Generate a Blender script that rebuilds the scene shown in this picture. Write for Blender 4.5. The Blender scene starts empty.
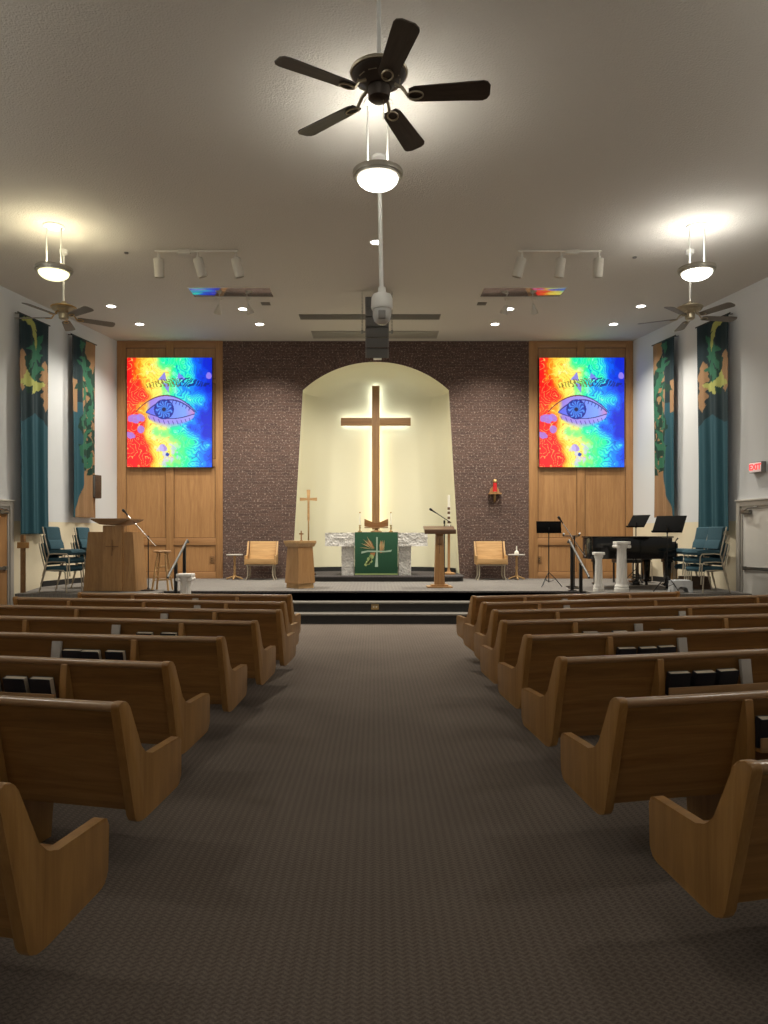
import bpy, bmesh, math, random
from mathutils import Vector, Matrix, noise
random.seed(7)
PI = math.pi
S = bpy.context.scene
COL = S.collection
R = math.radians

# ------------------------------------------------------------------ materials
def new_mat(name):
    m = bpy.data.materials.new(name); m.use_nodes = True
    nt = m.node_tree; b = nt.nodes['Principled BSDF']
    return m, nt, b

def plain(name, col, rough=0.6, metal=0.0, spec=0.5, bump=0.0, bscale=60.0, vary=0.0):
    m, nt, b = new_mat(name)
    b.inputs['Base Color'].default_value = (*col, 1)
    b.inputs['Roughness'].default_value = rough
    b.inputs['Metallic'].default_value = metal
    b.inputs['Specular IOR Level'].default_value = spec
    tc = nt.nodes.new('ShaderNodeTexCoord')
    n = nt.nodes.new('ShaderNodeTexNoise'); n.inputs['Scale'].default_value = bscale
    n.inputs['Detail'].default_value = 3
    nt.links.new(tc.outputs['Object'], n.inputs['Vector'])
    if vary > 0:
        r = nt.nodes.new('ShaderNodeValToRGB')
        r.color_ramp.elements[0].position = .3; r.color_ramp.elements[1].position = .7
        r.color_ramp.elements[0].color = (*[c * (1 - vary) for c in col], 1)
        r.color_ramp.elements[1].color = (*[min(1, c * (1 + vary)) for c in col], 1)
        nt.links.new(n.outputs['Fac'], r.inputs['Fac']); nt.links.new(r.outputs['Color'], b.inputs['Base Color'])
    if bump > 0:
        bp = nt.nodes.new('ShaderNodeBump'); bp.inputs['Strength'].default_value = bump
        bp.inputs['Distance'].default_value = .01
        nt.links.new(n.outputs['Fac'], bp.inputs['Height']); nt.links.new(bp.outputs['Normal'], b.inputs['Normal'])
    return m

def wood(name, dark, light, axis='x', scale=1.0, rough=0.38, coat=0.0, boards=0.0):
    """procedural wood, grain along the given object axis; optional glued-up boards across"""
    m, nt, b = new_mat(name)
    tc = nt.nodes.new('ShaderNodeTexCoord')
    mp = nt.nodes.new('ShaderNodeMapping')
    st = {'x': (1.2, 16, 16), 'y': (16, 1.2, 16), 'z': (16, 16, 1.2)}[axis]
    mp.inputs['Scale'].default_value = tuple(v * scale for v in st)
    nt.links.new(tc.outputs['Object'], mp.inputs['Vector'])
    n1 = nt.nodes.new('ShaderNodeTexNoise'); n1.inputs['Scale'].default_value = 1.0
    n1.inputs['Detail'].default_value = 6; n1.inputs['Roughness'].default_value = .62; n1.inputs['Distortion'].default_value = .9
    nt.links.new(mp.outputs['Vector'], n1.inputs['Vector'])
    n2 = nt.nodes.new('ShaderNodeTexNoise'); n2.inputs['Scale'].default_value = 7.0; n2.inputs['Detail'].default_value = 2
    nt.links.new(mp.outputs['Vector'], n2.inputs['Vector'])
    r = nt.nodes.new('ShaderNodeValToRGB')
    r.color_ramp.elements[0].position = .34; r.color_ramp.elements[1].position = .66
    r.color_ramp.elements[0].color = (*dark, 1); r.color_ramp.elements[1].color = (*light, 1)
    nt.links.new(n1.outputs['Fac'], r.inputs['Fac'])
    mx = nt.nodes.new('ShaderNodeMixRGB'); mx.blend_type = 'MULTIPLY'; mx.inputs['Fac'].default_value = .22
    nt.links.new(r.outputs['Color'], mx.inputs['Color1']); nt.links.new(n2.outputs['Fac'], mx.inputs['Color2'])
    out = mx.outputs['Color']
    if boards > 0:
        sp = nt.nodes.new('ShaderNodeSeparateXYZ'); nt.links.new(tc.outputs['Object'], sp.inputs['Vector'])
        dv = nt.nodes.new('ShaderNodeMath'); dv.operation = 'DIVIDE'; dv.inputs[1].default_value = boards
        nt.links.new(sp.outputs['Z' if axis != 'z' else 'X'], dv.inputs[0])
        fl = nt.nodes.new('ShaderNodeMath'); fl.operation = 'FLOOR'; nt.links.new(dv.outputs[0], fl.inputs[0])
        wn = nt.nodes.new('ShaderNodeTexWhiteNoise'); wn.noise_dimensions = '1D'; nt.links.new(fl.outputs[0], wn.inputs['W'])
        mr = nt.nodes.new('ShaderNodeMapRange'); mr.inputs['To Min'].default_value = .82; mr.inputs['To Max'].default_value = 1.12
        nt.links.new(wn.outputs['Value'], mr.inputs['Value'])
        m2 = nt.nodes.new('ShaderNodeMixRGB'); m2.blend_type = 'MULTIPLY'; m2.inputs['Fac'].default_value = 1
        nt.links.new(out, m2.inputs['Color1']); nt.links.new(mr.outputs['Result'], m2.inputs['Color2']); out = m2.outputs['Color']
    nt.links.new(out, b.inputs['Base Color'])
    b.inputs['Roughness'].default_value = rough
    b.inputs['Coat Weight'].default_value = coat; b.inputs['Coat Roughness'].default_value = .2
    return m

def attr_mat(name, emit=0.0, rough=.85, dim=1.0):
    """colours of a printed / woven picture kept per vertex"""
    m, nt, b = new_mat(name)
    a = nt.nodes.new('ShaderNodeVertexColor'); a.layer_name = 'Col'
    b.inputs['Roughness'].default_value = rough
    if emit:
        nt.links.new(a.outputs['Color'], b.inputs['Emission Color'])
        b.inputs['Emission Strength'].default_value = emit
        b.inputs['Base Color'].default_value = (.02, .02, .02, 1)
    else:
        n = nt.nodes.new('ShaderNodeTexNoise'); n.inputs['Scale'].default_value = 90
        tc = nt.nodes.new('ShaderNodeTexCoord'); nt.links.new(tc.outputs['Object'], n.inputs['Vector'])
        mx = nt.nodes.new('ShaderNodeMixRGB'); mx.blend_type = 'MULTIPLY'; mx.inputs['Fac'].default_value = .35
        nt.links.new(a.outputs['Color'], mx.inputs['Color1']); nt.links.new(n.outputs['Fac'], mx.inputs['Color2'])
        nt.links.new(mx.outputs['Color'], b.inputs['Base Color'])
    return m

def emit(name, col, strength, base=(.8, .8, .8)):
    m, nt, b = new_mat(name)
    b.inputs['Base Color'].default_value = (*base, 1)
    b.inputs['Emission Color'].default_value = (*col, 1)
    b.inputs['Emission Strength'].default_value = strength
    return m

def carpet(name, c1, c2, sc=1.0):
    """loop pile in small rows of chevrons"""
    m, nt, b = new_mat(name)
    tc = nt.nodes.new('ShaderNodeTexCoord')
    sp = nt.nodes.new('ShaderNodeSeparateXYZ'); nt.links.new(tc.outputs['Object'], sp.inputs['Vector'])
    def mth(op, a, bb=None):
        n = nt.nodes.new('ShaderNodeMath'); n.operation = op
        for i, v in enumerate((a, bb)):
            if v is None: continue
            if isinstance(v, (int, float)): n.inputs[i].default_value = v
            else: nt.links.new(v, n.inputs[i])
        return n.outputs[0]
    zig = mth('PINGPONG', sp.outputs['X'], .035 * sc)
    v = mth('ADD', mth('MULTIPLY', sp.outputs['Y'], 1.0), mth('MULTIPLY', zig, .9))
    wv = mth('SINE', mth('MULTIPLY', v, 2 * PI / (.045 * sc)))
    wx = mth('SINE', mth('MULTIPLY', sp.outputs['X'], 2 * PI / (.07 * sc)))
    n = nt.nodes.new('ShaderNodeTexNoise'); n.inputs['Scale'].default_value = 160; n.inputs['Detail'].default_value = 2
    nt.links.new(tc.outputs['Object'], n.inputs['Vector'])
    n2 = nt.nodes.new('ShaderNodeTexNoise'); n2.inputs['Scale'].default_value = .9; n2.inputs['Detail'].default_value = 3
    nt.links.new(tc.outputs['Object'], n2.inputs['Vector'])
    f = mth('ADD', mth('MULTIPLY', mth('ADD', wv, mth('MULTIPLY', wx, .5)), .13), mth('MULTIPLY', n.outputs['Fac'], 1.0))
    f = mth('ADD', f, mth('MULTIPLY', mth('SUBTRACT', n2.outputs['Fac'], .5), .35))
    r = nt.nodes.new('ShaderNodeValToRGB')
    r.color_ramp.elements[0].position = .2; r.color_ramp.elements[1].position = .8
    r.color_ramp.elements[0].color = (*c1, 1); r.color_ramp.elements[1].color = (*c2, 1)
    nt.links.new(f, r.inputs['Fac']); nt.links.new(r.outputs['Color'], b.inputs['Base Color'])
    bp = nt.nodes.new('ShaderNodeBump'); bp.inputs['Strength'].default_value = .5; bp.inputs['Distance'].default_value = .006
    nt.links.new(f, bp.inputs['Height']); nt.links.new(bp.outputs['Normal'], b.inputs['Normal'])
    b.inputs['Roughness'].default_value = .95; b.inputs['Specular IOR Level'].default_value = .15
    return m

def brick(name, use_uv=False):
    m, nt, b = new_mat(name)
    tc = nt.nodes.new('ShaderNodeTexCoord')
    if use_uv:
        vec = tc.outputs['UV']
    else:
        sp = nt.nodes.new('ShaderNodeSeparateXYZ'); nt.links.new(tc.outputs['Object'], sp.inputs['Vector'])
        cb = nt.nodes.new('ShaderNodeCombineXYZ')
        nt.links.new(sp.outputs['X'], cb.inputs['X']); nt.links.new(sp.outputs['Z'], cb.inputs['Y'])
        vec = cb.outputs['Vector']
    bk = nt.nodes.new('ShaderNodeTexBrick')
    bk.inputs['Scale'].default_value = 1.0
    bk.inputs['Brick Width'].default_value = .205; bk.inputs['Row Height'].default_value = .070
    bk.inputs['Mortar Size'].default_value = .006; bk.inputs['Mortar Smooth'].default_value = .2
    bk.inputs['Color1'].default_value = (.118, .066, .052, 1); bk.inputs['Color2'].default_value = (.078, .045, .038, 1)
    bk.inputs['Mortar'].default_value = (.13, .092, .074, 1)
    nt.links.new(vec, bk.inputs['Vector'])
    n = nt.nodes.new('ShaderNodeTexNoise'); n.inputs['Scale'].default_value = 24; n.inputs['Detail'].default_value = 3
    n.inputs['Roughness'].default_value = .7
    nt.links.new(vec, n.inputs['Vector'])
    r = nt.nodes.new('ShaderNodeValToRGB')
    r.color_ramp.elements[0].position = .56; r.color_ramp.elements[1].position = .66
    nt.links.new(n.outputs['Fac'], r.inputs['Fac'])
    mx = nt.nodes.new('ShaderNodeMixRGB'); mx.inputs['Color2'].default_value = (.36, .28, .23, 1)
    nt.links.new(r.outputs['Color'], mx.inputs['Fac']); nt.links.new(bk.outputs['Color'], mx.inputs['Color1'])
    nt.links.new(mx.outputs['Color'], b.inputs['Base Color'])
    bp = nt.nodes.new('ShaderNodeBump'); bp.inputs['Strength'].default_value = .5; bp.inputs['Distance'].default_value = .012; bp.invert = True
    nt.links.new(bk.outputs['Fac'], bp.inputs['Height']); nt.links.new(bp.outputs['Normal'], b.inputs['Normal'])
    b.inputs['Roughness'].default_value = .85
    return m

M = {}
M['pew'] = wood('pew_oak', (.235, .108, .030), (.36, .178, .054), 'x', 1.0, .36, .25, boards=.17)
M['pew_end'] = wood('pew_end_oak', (.32, .155, .042), (.44, .228, .068), 'z', 1.0, .34, .3)
M['pew_rail'] = wood('pew_rail_oak', (.32, .18, .085), (.44, .265, .13), 'x', 1.0, .28, .4)
M['panel'] = wood('panel_oak', (.38, .19, .073), (.50, .268, .108), 'z', .9, .45, .1)
M['panel_rail'] = wood('panel_rail_oak', (.36, .178, .07), (.455, .238, .096), 'x', .9, .45, .1)
M['ltwood'] = wood('light_oak', (.50, .29, .115), (.66, .41, .18), 'x', 1.3, .4, .15)
M['pulpit'] = wood('pulpit_oak', (.36, .185, .07), (.50, .275, .11), 'z', 1.2, .4, .2)
M['pulpit_dark'] = wood('pulpit_trim_oak', (.20, .10, .038), (.28, .145, .055), 'x', 1.2, .4, .2)
M['cross'] = wood('cross_oak', (.30, .165, .07), (.40, .225, .10), 'z', 1.0, .5)
M['lectern_top'] = wood('lectern_walnut', (.10, .05, .025), (.17, .09, .045), 'x', 1.3, .35, .2)
M['wallpaint'] = plain('white_wall_paint', (.69, .71, .73), .85, bump=.15, bscale=40)
M['cream'] = plain('cream_wall_paint', (.78, .70, .52), .8, bump=.1, bscale=40)
M['niche'] = plain('niche_cream_paint', (.76, .73, .55), .8, bump=.12, bscale=25)
M['ceiling'] = plain('ceiling_texture', (.62, .59, .54), .9, bump=.9, bscale=45)
M['trimgrey'] = plain('painted_grey_trim', (.42, .39, .35), .5)
M['doorpaint'] = plain('door_paint', (.62, .60, .56), .5)
M['steel'] = plain('brushed_steel', (.26, .255, .24), .35, .9)
M['chrome'] = plain('chrome', (.8, .8, .8), .15, 1.0)
M['chairframe'] = plain('champagne_metal', (.52, .46, .36), .35, .6)
M['white'] = plain('white_enamel', (.78, .77, .73), .4)
M['fixture'] = plain('beige_fixture_enamel', (.62, .58, .50), .4)
M['pewter'] = plain('pendant_rim_metal', (.40, .37, .31), .35, .5)
M['fandark'] = plain('fan_dark_bronze', (.07, .055, .045), .35, .4)
M['fanblade'] = wood('fan_blade_walnut', (.055, .040, .030), (.085, .064, .048), 'x', 2.0, .45)
M['brass'] = plain('antique_brass', (.50, .34, .15), .3, 1.0)
M['fanbrass'] = plain('fan_brass', (.42, .36, .26), .35, .8)
M['fangrey'] = plain('fan_greyed_blade', (.17, .15, .125), .5)
M['black'] = plain('black_paint', (.008, .008, .009), .35)
M['blackmatte'] = plain('black_matte', (.012, .012, .012), .7)
M['piano'] = plain('piano_lacquer', (.006, .006, .007), .12, spec=.6)
M['rubber'] = plain('riser_rubber', (.022, .020, .019), .6, bump=.6, bscale=90, vary=.6)
M['nosing'] = plain('carpet_nosing', (.17, .155, .135), .9, bump=.4, bscale=150, vary=.2)
M['carpet'] = carpet('aisle_carpet', (.084, .066, .055), (.192, .157, .131), .6)
M['stagecarpet'] = carpet('stage_carpet', (.13, .12, .11), (.24, .225, .21))
M['daiscarpet'] = carpet('dais_carpet', (.055, .05, .05), (.11, .10, .10))
M['brick'] = brick('brown_brick')
M['bricka'] = brick('brown_brick_arch', True)
M['teal'] = plain('teal_upholstery', (.030, .085, .115), .9, bump=.3, bscale=120, vary=.2)
M['book'] = plain('hymnal_cover', (.010, .012, .020), .5)
M['pages'] = plain('page_edges', (.48, .41, .31), .9, bump=.3, bscale=200)
M['card'] = plain('card_stock', (.42, .39, .35), .7)
M['marble'] = plain('rough_white_stone', (.80, .78, .74), .8, bump=1.0, bscale=22, vary=.16)
for _n in M['marble'].node_tree.nodes:
    if _n.type == 'BUMP': _n.inputs['Distance'].default_value = .05
M['plaster'] = plain('column_plaster', (.80, .78, .74), .6)
M['green'] = plain('green_paramant', (.018, .085, .042), .9, bump=.3, bscale=120, vary=.15)
M['goldthread'] = plain('gold_embroidery', (.55, .42, .20), .7)
M['rustthread'] = plain('rust_embroidery', (.40, .17, .06), .7)
M['mintthread'] = plain('pale_green_embroidery', (.38, .52, .40), .7)
M['grapethread'] = plain('leaf_embroidery', (.32, .42, .16), .7)
M['wax'] = plain('candle_wax', (.85, .82, .72), .5)
M['red'] = plain('red_glass', (.55, .02, .02), .15)
M['darkwood'] = wood('dark_crate_wood', (.05, .026, .015), (.10, .055, .03), 'x', 1.2, .5)
M['railgrey'] = plain('rail_dark_grey', (.09, .09, .085), .45, .3)
M['deskblack'] = plain('music_desk_black', (.006, .006, .006), .9, spec=.1)
M['grille'] = plain('speaker_grille', (.14, .14, .135), .6, bump=.8, bscale=120)
M['greycase'] = plain('speaker_side', (.22, .21, .20), .5)
M['ventgrey'] = plain('diffuser_grey', (.16, .15, .135), .6)
M['ventlight'] = plain('diffuser_beige', (.33, .31, .27), .6)
M['mirror'] = plain('fixture_lens_gloss', (.55, .54, .52), .07, .75)
M['plastic'] = plain('white_plastic', (.62, .64, .66), .5)
M['glassglow'] = emit('pendant_glass_lit', (1, .94, .52), 1.8)
M['glassglow_cool'] = emit('pendant_glass_lit_cool', (1, .97, .86), 6.0)
M['lens'] = emit('downlight_lens', (1, .95, .85), 12.0)
M['led_warm'] = emit('led_strip_warm', (1, .84, .50), 10.0)
M['led_cool'] = emit('led_strip_cool', (.88, .97, .90), 9.0)
M['exitred'] = emit('exit_letters_red', (1, .01, .02), 1.6, (.8, .05, .05))
M['exitface'] = emit('exit_face', (1, .75, .70), .22)
M['screen'] = attr_mat('screen_picture', emit=1.15)
M['banner'] = attr_mat('banner_fabric')

# ------------------------------------------------------------------ mesh helpers
class MB:
    def __init__(s): s.bm = bmesh.new()
    def _xf(s, vs, mat):
        if mat is not None:
            for v in vs: v.co = mat @ v.co
    def box(s, x0, x1, y0, y1, z0, z1, bev=0.0, mat=None):
        r = bmesh.ops.create_cube(s.bm, size=1)
        vs = r['verts']
        for v in vs:
            v.co = Vector(((x0 + x1) / 2 + v.co.x * (x1 - x0), (y0 + y1) / 2 + v.co.y * (y1 - y0), (z0 + z1) / 2 + v.co.z * (z1 - z0)))
        if bev > 0:
            es = list({e for v in vs for e in v.link_edges})
            r2 = bmesh.ops.bevel(s.bm, geom=es, offset=bev, segments=2, affect='EDGES', profile=.6)
            vs = list({v for f in r2['faces'] for v in f.verts} | {v for v in vs if v.is_valid})
        s._xf(vs, mat); return s
    def prism(s, pts, axis, a0, a1, mat=None, bev=0.0):
        """outline (u,v) extruded along axis: 'x' -> (a,u,v); 'y' -> (u,a,v); 'z' -> (u,v,a)"""
        def mk(u, v, a): return {'x': (a, u, v), 'y': (u, a, v), 'z': (u, v, a)}[axis]
        A = [s.bm.verts.new(mk(u, v, a0)) for u, v in pts]
        B = [s.bm.verts.new(mk(u, v, a1)) for u, v in pts]
        n = len(pts); fs = [s.bm.faces.new(A), s.bm.faces.new(list(reversed(B)))]
        for i in range(n):
            s.bm.faces.new((A[i], B[i], B[(i + 1) % n], A[(i + 1) % n]))
        vs = A + B
        if bev > 0:
            es = [e for f in fs for e in f.edges]
            r2 = bmesh.ops.bevel(s.bm, geom=es, offset=bev, segments=2, affect='EDGES', profile=.6)
            vs = list({v for f in r2['faces'] for v in f.verts} | {v for v in vs if v.is_valid})
        s._xf(vs, mat); return s
    def tube(s, pts, r, n=10, mat=None, cap=True):
        P = [Vector(p) for p in pts]; rs = r if isinstance(r, (list, tuple)) else [r] * len(P)
        rings = []; up = None
        for i, p in enumerate(P):
            t = (P[min(i + 1, len(P) - 1)] - P[max(i - 1, 0)]).normalized()
            if up is None:
                up = Vector((0, 0, 1)) if abs(t.z) < .9 else Vector((1, 0, 0))
            a = t.cross(up).normalized(); up = a.cross(t).normalized()
            rings.append([s.bm.verts.new(p + (a * math.cos(2 * PI * k / n) + up * math.sin(2 * PI * k / n)) * rs[i]) for k in range(n)])
        for i in range(len(rings) - 1):
            for k in range(n):
                s.bm.faces.new((rings[i][k], rings[i][(k + 1) % n], rings[i + 1][(k + 1) % n], rings[i + 1][k]))
        if cap:
            s.bm.faces.new(list(reversed(rings[0]))); s.bm.faces.new(rings[-1])
        s._xf([v for q in rings for v in q], mat); return s
    def lathe(s, prof, n=28, mat=None, center=(0, 0, 0)):
        rings = []; cx, cy, cz = center
        for r, z in prof:
            if r < 1e-5: rings.append([s.bm.verts.new((cx, cy, cz + z))])
            else: rings.append([s.bm.verts.new((cx + r * math.cos(2 * PI * k / n), cy + r * math.sin(2 * PI * k / n), cz + z)) for k in range(n)])
        for a, b in zip(rings, rings[1:]):
            for k in range(n):
                k2 = (k + 1) % n
                if len(a) == 1 and len(b) > 1: s.bm.faces.new((a[0], b[k], b[k2]))
                elif len(b) == 1 and len(a) > 1: s.bm.faces.new((a[k], b[0], a[k2]))
                elif len(a) > 1: s.bm.faces.new((a[k], a[k2], b[k2], b[k]))
        s._xf([v for q in rings for v in q], mat); return s
    def grid(s, fn, nu, nv):
        V = [[s.bm.verts.new(fn(i / nu, j / nv)) for i in range(nu + 1)] for j in range(nv + 1)]
        for j in range(nv):
            for i in range(nu):
                s.bm.faces.new((V[j][i], V[j][i + 1], V[j + 1][i + 1], V[j + 1][i]))
        return s
    def build(s, name, mat, parent=None, loc=None, rot=None, smooth=40):
        bmesh.ops.recalc_face_normals(s.bm, faces=s.bm.faces)
        me = bpy.data.meshes.new(name); s.bm.to_mesh(me); s.bm.free()
        me.materials.append(mat)
        if smooth:
            me.polygons.foreach_set('use_smooth', [True] * len(me.polygons))
            me.set_sharp_from_angle(angle=R(smooth))
        o = bpy.data.objects.new(name, me); COL.objects.link(o)
        if parent: o.parent = parent
        if loc: o.location = loc
        if rot: o.rotation_euler = rot
        return o

def tag(o, label, cat, group=None, kind=None):
    o['label'] = label; o['category'] = cat
    if group: o['group'] = group
    if kind: o['kind'] = kind
    return o
def struct(o):
    o['kind'] = 'structure'; return o
def thing(name, label, cat, loc=(0, 0, 0), rz=0.0, group=None):
    o = bpy.data.objects.new(name, None); COL.objects.link(o)
    o.empty_display_size = .1
    o.location = loc; o.rotation_euler = (0, 0, rz)
    return tag(o, label, cat, group)
def children(o): return [c for c in bpy.data.objects if c.parent == o]
def copy_tree(o, parent=None, loc=None, rz=None, label=None):
    c = o.copy(); COL.objects.link(c)
    if parent: c.parent = parent
    if loc is not None: c.location = loc
    if rz is not None: c.rotation_euler = (0, 0, rz)
    if label: c['label'] = label
    for ch in children(o): copy_tree(ch, c)
    return c
def light(name, kind, loc, energy, color=(1, 1, 1), size=.1, aim=None, spot=80, blend=.5):
    l = bpy.data.lights.new(name, kind); l.energy = energy; l.color = color
    if kind in ('POINT', 'SPOT'): l.shadow_soft_size = size
    if kind == 'SPOT': l.spot_size = R(spot); l.spot_blend = blend
    if kind == 'AREA': l.shape = 'DISK'; l.size = size
    o = bpy.data.objects.new(name, l); COL.objects.link(o); o.location = loc
    if aim is not None:
        o.rotation_euler = (Vector(aim) - Vector(loc)).to_track_quat('-Z', 'Y').to_euler()
    return o

# ------------------------------------------------------------------ room numbers
HW, YW, ZC = 6.2, 17.8, 6.24          # half width at the chancel wall, its distance, ceiling height
PZ, DZ = .53, .65                     # platform and dais heights
def wallx(y): return min(HW + .2 * (YW - y), 9.0)
WA = math.atan(.2)                    # the side walls splay by this angle
FLAP = .02

# floor / ceiling
MB().box(-10, 10, -5, 18, -.1, 0).build('floor', M['carpet'], smooth=0)['kind'] = 'structure'
MB().box(-10, 10, -5, 19.6, ZC, ZC + .1).build('ceiling', M['ceiling'], smooth=0)['kind'] = 'structure'

# side walls: white above, cream wainscot paint below 1.85 m
for sd, nm in ((-1, 'left'), (1, 'right')):
    b = MB()
    y0 = YW - (9.0 - HW) / .2
    def wallpoly(z0, z1, off=0):
        pts = [(sd * (HW - off), YW), (sd * (9.0 - off), y0), (sd * (9.0 - off), -5), (sd * 9.3, -5), (sd * 9.3, y0), (sd * (HW + .3), YW)]
        return pts, z0, z1
    p, a, c = wallpoly(1.85, ZC); b.prism(p, 'z', a, c)
    w = b.build('wall_' + nm, M['wallpaint'], smooth=0); struct(w)
    b = MB(); p, a, c = wallpoly(0, 1.85); b.prism(p, 'z', a, c)
    w2 = b.build('wainscot', M['cream'], w, smooth=0)
struct(MB().box(-9.3, 9.3, -5.1, -5, 0, ZC).build('wall_rear', M['wallpaint'], smooth=0))

# chancel brick wall with the arched opening
BX0, BX1 = -3.66, 3.70
CX = .02
def jamb(z):                         # half width of the opening at height z (below the spring)
    t = (z - PZ) / (5.06 - PZ); return 2.02 + (1.755 - 2.02) * t
RS = (1.755 ** 2 + .68 ** 2) / (2 * .68); ZA = 5.74 - RS
a_s = math.asin(1.755 / RS)
NA = 36
arcI = [(CX + RS * math.sin(-a_s + 2 * a_s * k / NA), ZA + RS * math.cos(-a_s + 2 * a_s * k / NA)) for k in range(NA + 1)]
RO = RS + .30
arcO = [(CX + RO * math.sin(-a_s + 2 * a_s * k / NA), ZA + RO * math.cos(-a_s + 2 * a_s * k / NA)) for k in range(NA + 1)]
b = MB(); bm = b.bm
V = lambda x, z: bm.verts.new((x, YW, z))
bm.faces.new([V(BX0, 0), V(CX - 2.05, 0), V(CX - 2.02, PZ), V(*arcI[0]), V(*arcO[0]), V(arcO[0][0], ZC), V(BX0, ZC)])
bm.faces.new([V(BX1, 0), V(CX + 2.05, 0), V(CX + 2.02, PZ), V(*arcI[-1]), V(*arcO[-1]), V(arcO[-1][0], ZC), V(BX1, ZC)])
for k in range(NA):
    bm.faces.new([V(*arcO[k]), V(*arcO[k + 1]), V(arcO[k + 1][0], ZC), V(arcO[k][0], ZC)])
w = b.build('wall_back', M['brick'], smooth=0); struct(w)
# soldier-course ring of the arch
b = MB(); uv = b.bm.loops.layers.uv.new('UVMap')
L = 2 * a_s * RS
for k in range(NA):
    f = b.bm.faces.new([b.bm.verts.new((q[0], YW, q[1])) for q in (arcI[k], arcI[k + 1], arcO[k + 1], arcO[k])])
    us = [L * k / NA, L * (k + 1) / NA, L * (k + 1) / NA, L * k / NA]
    for lp, u, v in zip(f.loops, us, (0, 0, .30, .30)): lp[uv].uv = (v, u)
b.build('brick_arch', M['bricka'], w, smooth=0)
# apse behind the opening
b = MB(); NU, NV = 48, 36; DEP, REV = 1.25, .38
def halfw(z):
    if z <= 5.06: return jamb(z)
    return math.sqrt(max(RS ** 2 - (z - ZA) ** 2, 0))
def ndep(uu, z):
    top = 1.0 if z < 4.6 else max(0, 1 - ((z - 4.6) / 1.14) ** 8)
    return REV + (DEP - REV) * max(0, 1 - abs(uu) ** 4) ** .8 * top
def niche(u, v):
    z = .45 + (5.06 - .45) * v / .5 if v <= .5 else ZA + RS * math.cos(a_s * (1 - (v - .5) / .5))
    hw = halfw(max(z, PZ)); uu = math.sin((u * 2 - 1) * PI / 2)
    return (CX + hw * uu, YW + ndep(uu, z), z)
b.grid(niche, NU, NV)
# straight reveal between the brick face and the curved back
rim = [(CX - halfw(z), z) for z in (.45, 1.5, 3, 4, 5.06)] + arcI[1:-1] + [(CX + halfw(z), z) for z in (5.06, 4, 3, 1.5, .45)]
for (xa, za), (xb, zb_) in zip(rim, rim[1:]):
    b.bm.faces.new([b.bm.verts.new(c) for c in ((xa, YW, za), (xb, YW, zb_), (xb, YW + REV, zb_), (xa, YW + REV, za))])
bmesh.ops.remove_doubles(b.bm, verts=b.bm.verts, dist=.0005)
struct(b.build('wall_niche', M['niche'], smooth=30))
# black cove base in the niche
b = MB()
pts = []
for k in range(41):
    u = math.sin((k / 40 * 2 - 1) * PI / 2) * .985
    hw = 2.0; d = ndep(u, 1) - .03
    pts.append((CX + hw * u, YW + d))
for (x0, y0_), (x1, y1_) in zip(pts, pts[1:]):
    q = [b.bm.verts.new(c) for c in ((x0, y0_, DZ), (x1, y1_, DZ), (x1, y1_, DZ + .11), (x0, y0_, DZ + .11))]
    b.bm.faces.new(q)
struct(b.build('baseboard_niche', M['blackmatte'], smooth=60))

# wood panelled bays on both sides of the brick
def bay(nm, x0, x1):
    root = MB().box(x0, x1, YW + .0, YW + .06, 0, ZC).build(nm, M['panel'], smooth=0); struct(root)
    y1 = YW; y0 = YW - .025
    mid = (x0 + x1) / 2
    b = MB()
    for a, c in ((x0, x0 + .21), (mid - .09, mid + .09), (x1 - .17, x1)): b.box(a, c, y0, y1 + .001, PZ, ZC, .006)
    b.build('stile', M['panel'], root)
    b = MB()
    for z0, z1 in ((PZ, PZ + .16), (1.33, 1.50), (3.22, 3.40), (5.22, 5.32), (ZC - .16, ZC)):
        for a, c in ((x0 + .21, mid - .09), (mid + .09, x1 - .17)): b.box(a, c, y0, y1 + .001, z0, z1, .006)
    b.build('rail', M['panel_rail'], root)
    b = MB()          # thin bead around the fields
    for z0, z1 in ((PZ + .16, 1.33), (1.50, 3.22), (3.40, 5.22), (5.32, ZC - .16)):
        for a, c in ((x0 + .21, mid - .09), (mid + .09, x1 - .17)):
            for q in ((a, c, z0, z0 + .02), (a, c, z1 - .02, z1), (a, a + .02, z0, z1), (c - .02, c, z0, z1)):
                b.box(q[0], q[1], y1 - .012, y1 + .001, q[2], q[3])
    b.build('bead', M['pulpit_dark'], root)
bay('wall_back_left', -HW, BX0)
bay('wall_back_right', BX1, HW)

# platform with three steps between two forward wings
b = MB()
sx = 3.95
yf, yw = 13.87, 13.25
outl = [(-wallx(15.0), 15.0), (-6.45, 13.6), (-6.45, yw), (-sx, yw), (-sx, yf), (sx, yf), (sx, yw), (6.75, yw), (6.75, 13.6), (wallx(15.0), 15.0), (HW, YW), (-HW, YW)]
b.prism(outl, 'z', 0, PZ)
struct(b.build('floor_platform', M['stagecarpet'], smooth=0))
st = []
for i, (y, z) in enumerate(((13.17, .177), (13.52, .353), (13.87, .53))):
    root = MB().box(-sx, sx, y, (y + .36) if i < 2 else y + .02, (z - .177), z - .03).build('trim_%d' % (i + 1), M['rubber'], smooth=0); struct(root)
    bb = MB().box(-sx, sx, y - .025, (y + .37) if i < 2 else y + .04, z - .03, z + .002, .008)
    bb.build('nosing', M['nosing'] if i < 2 else M['daiscarpet'], root)
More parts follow.
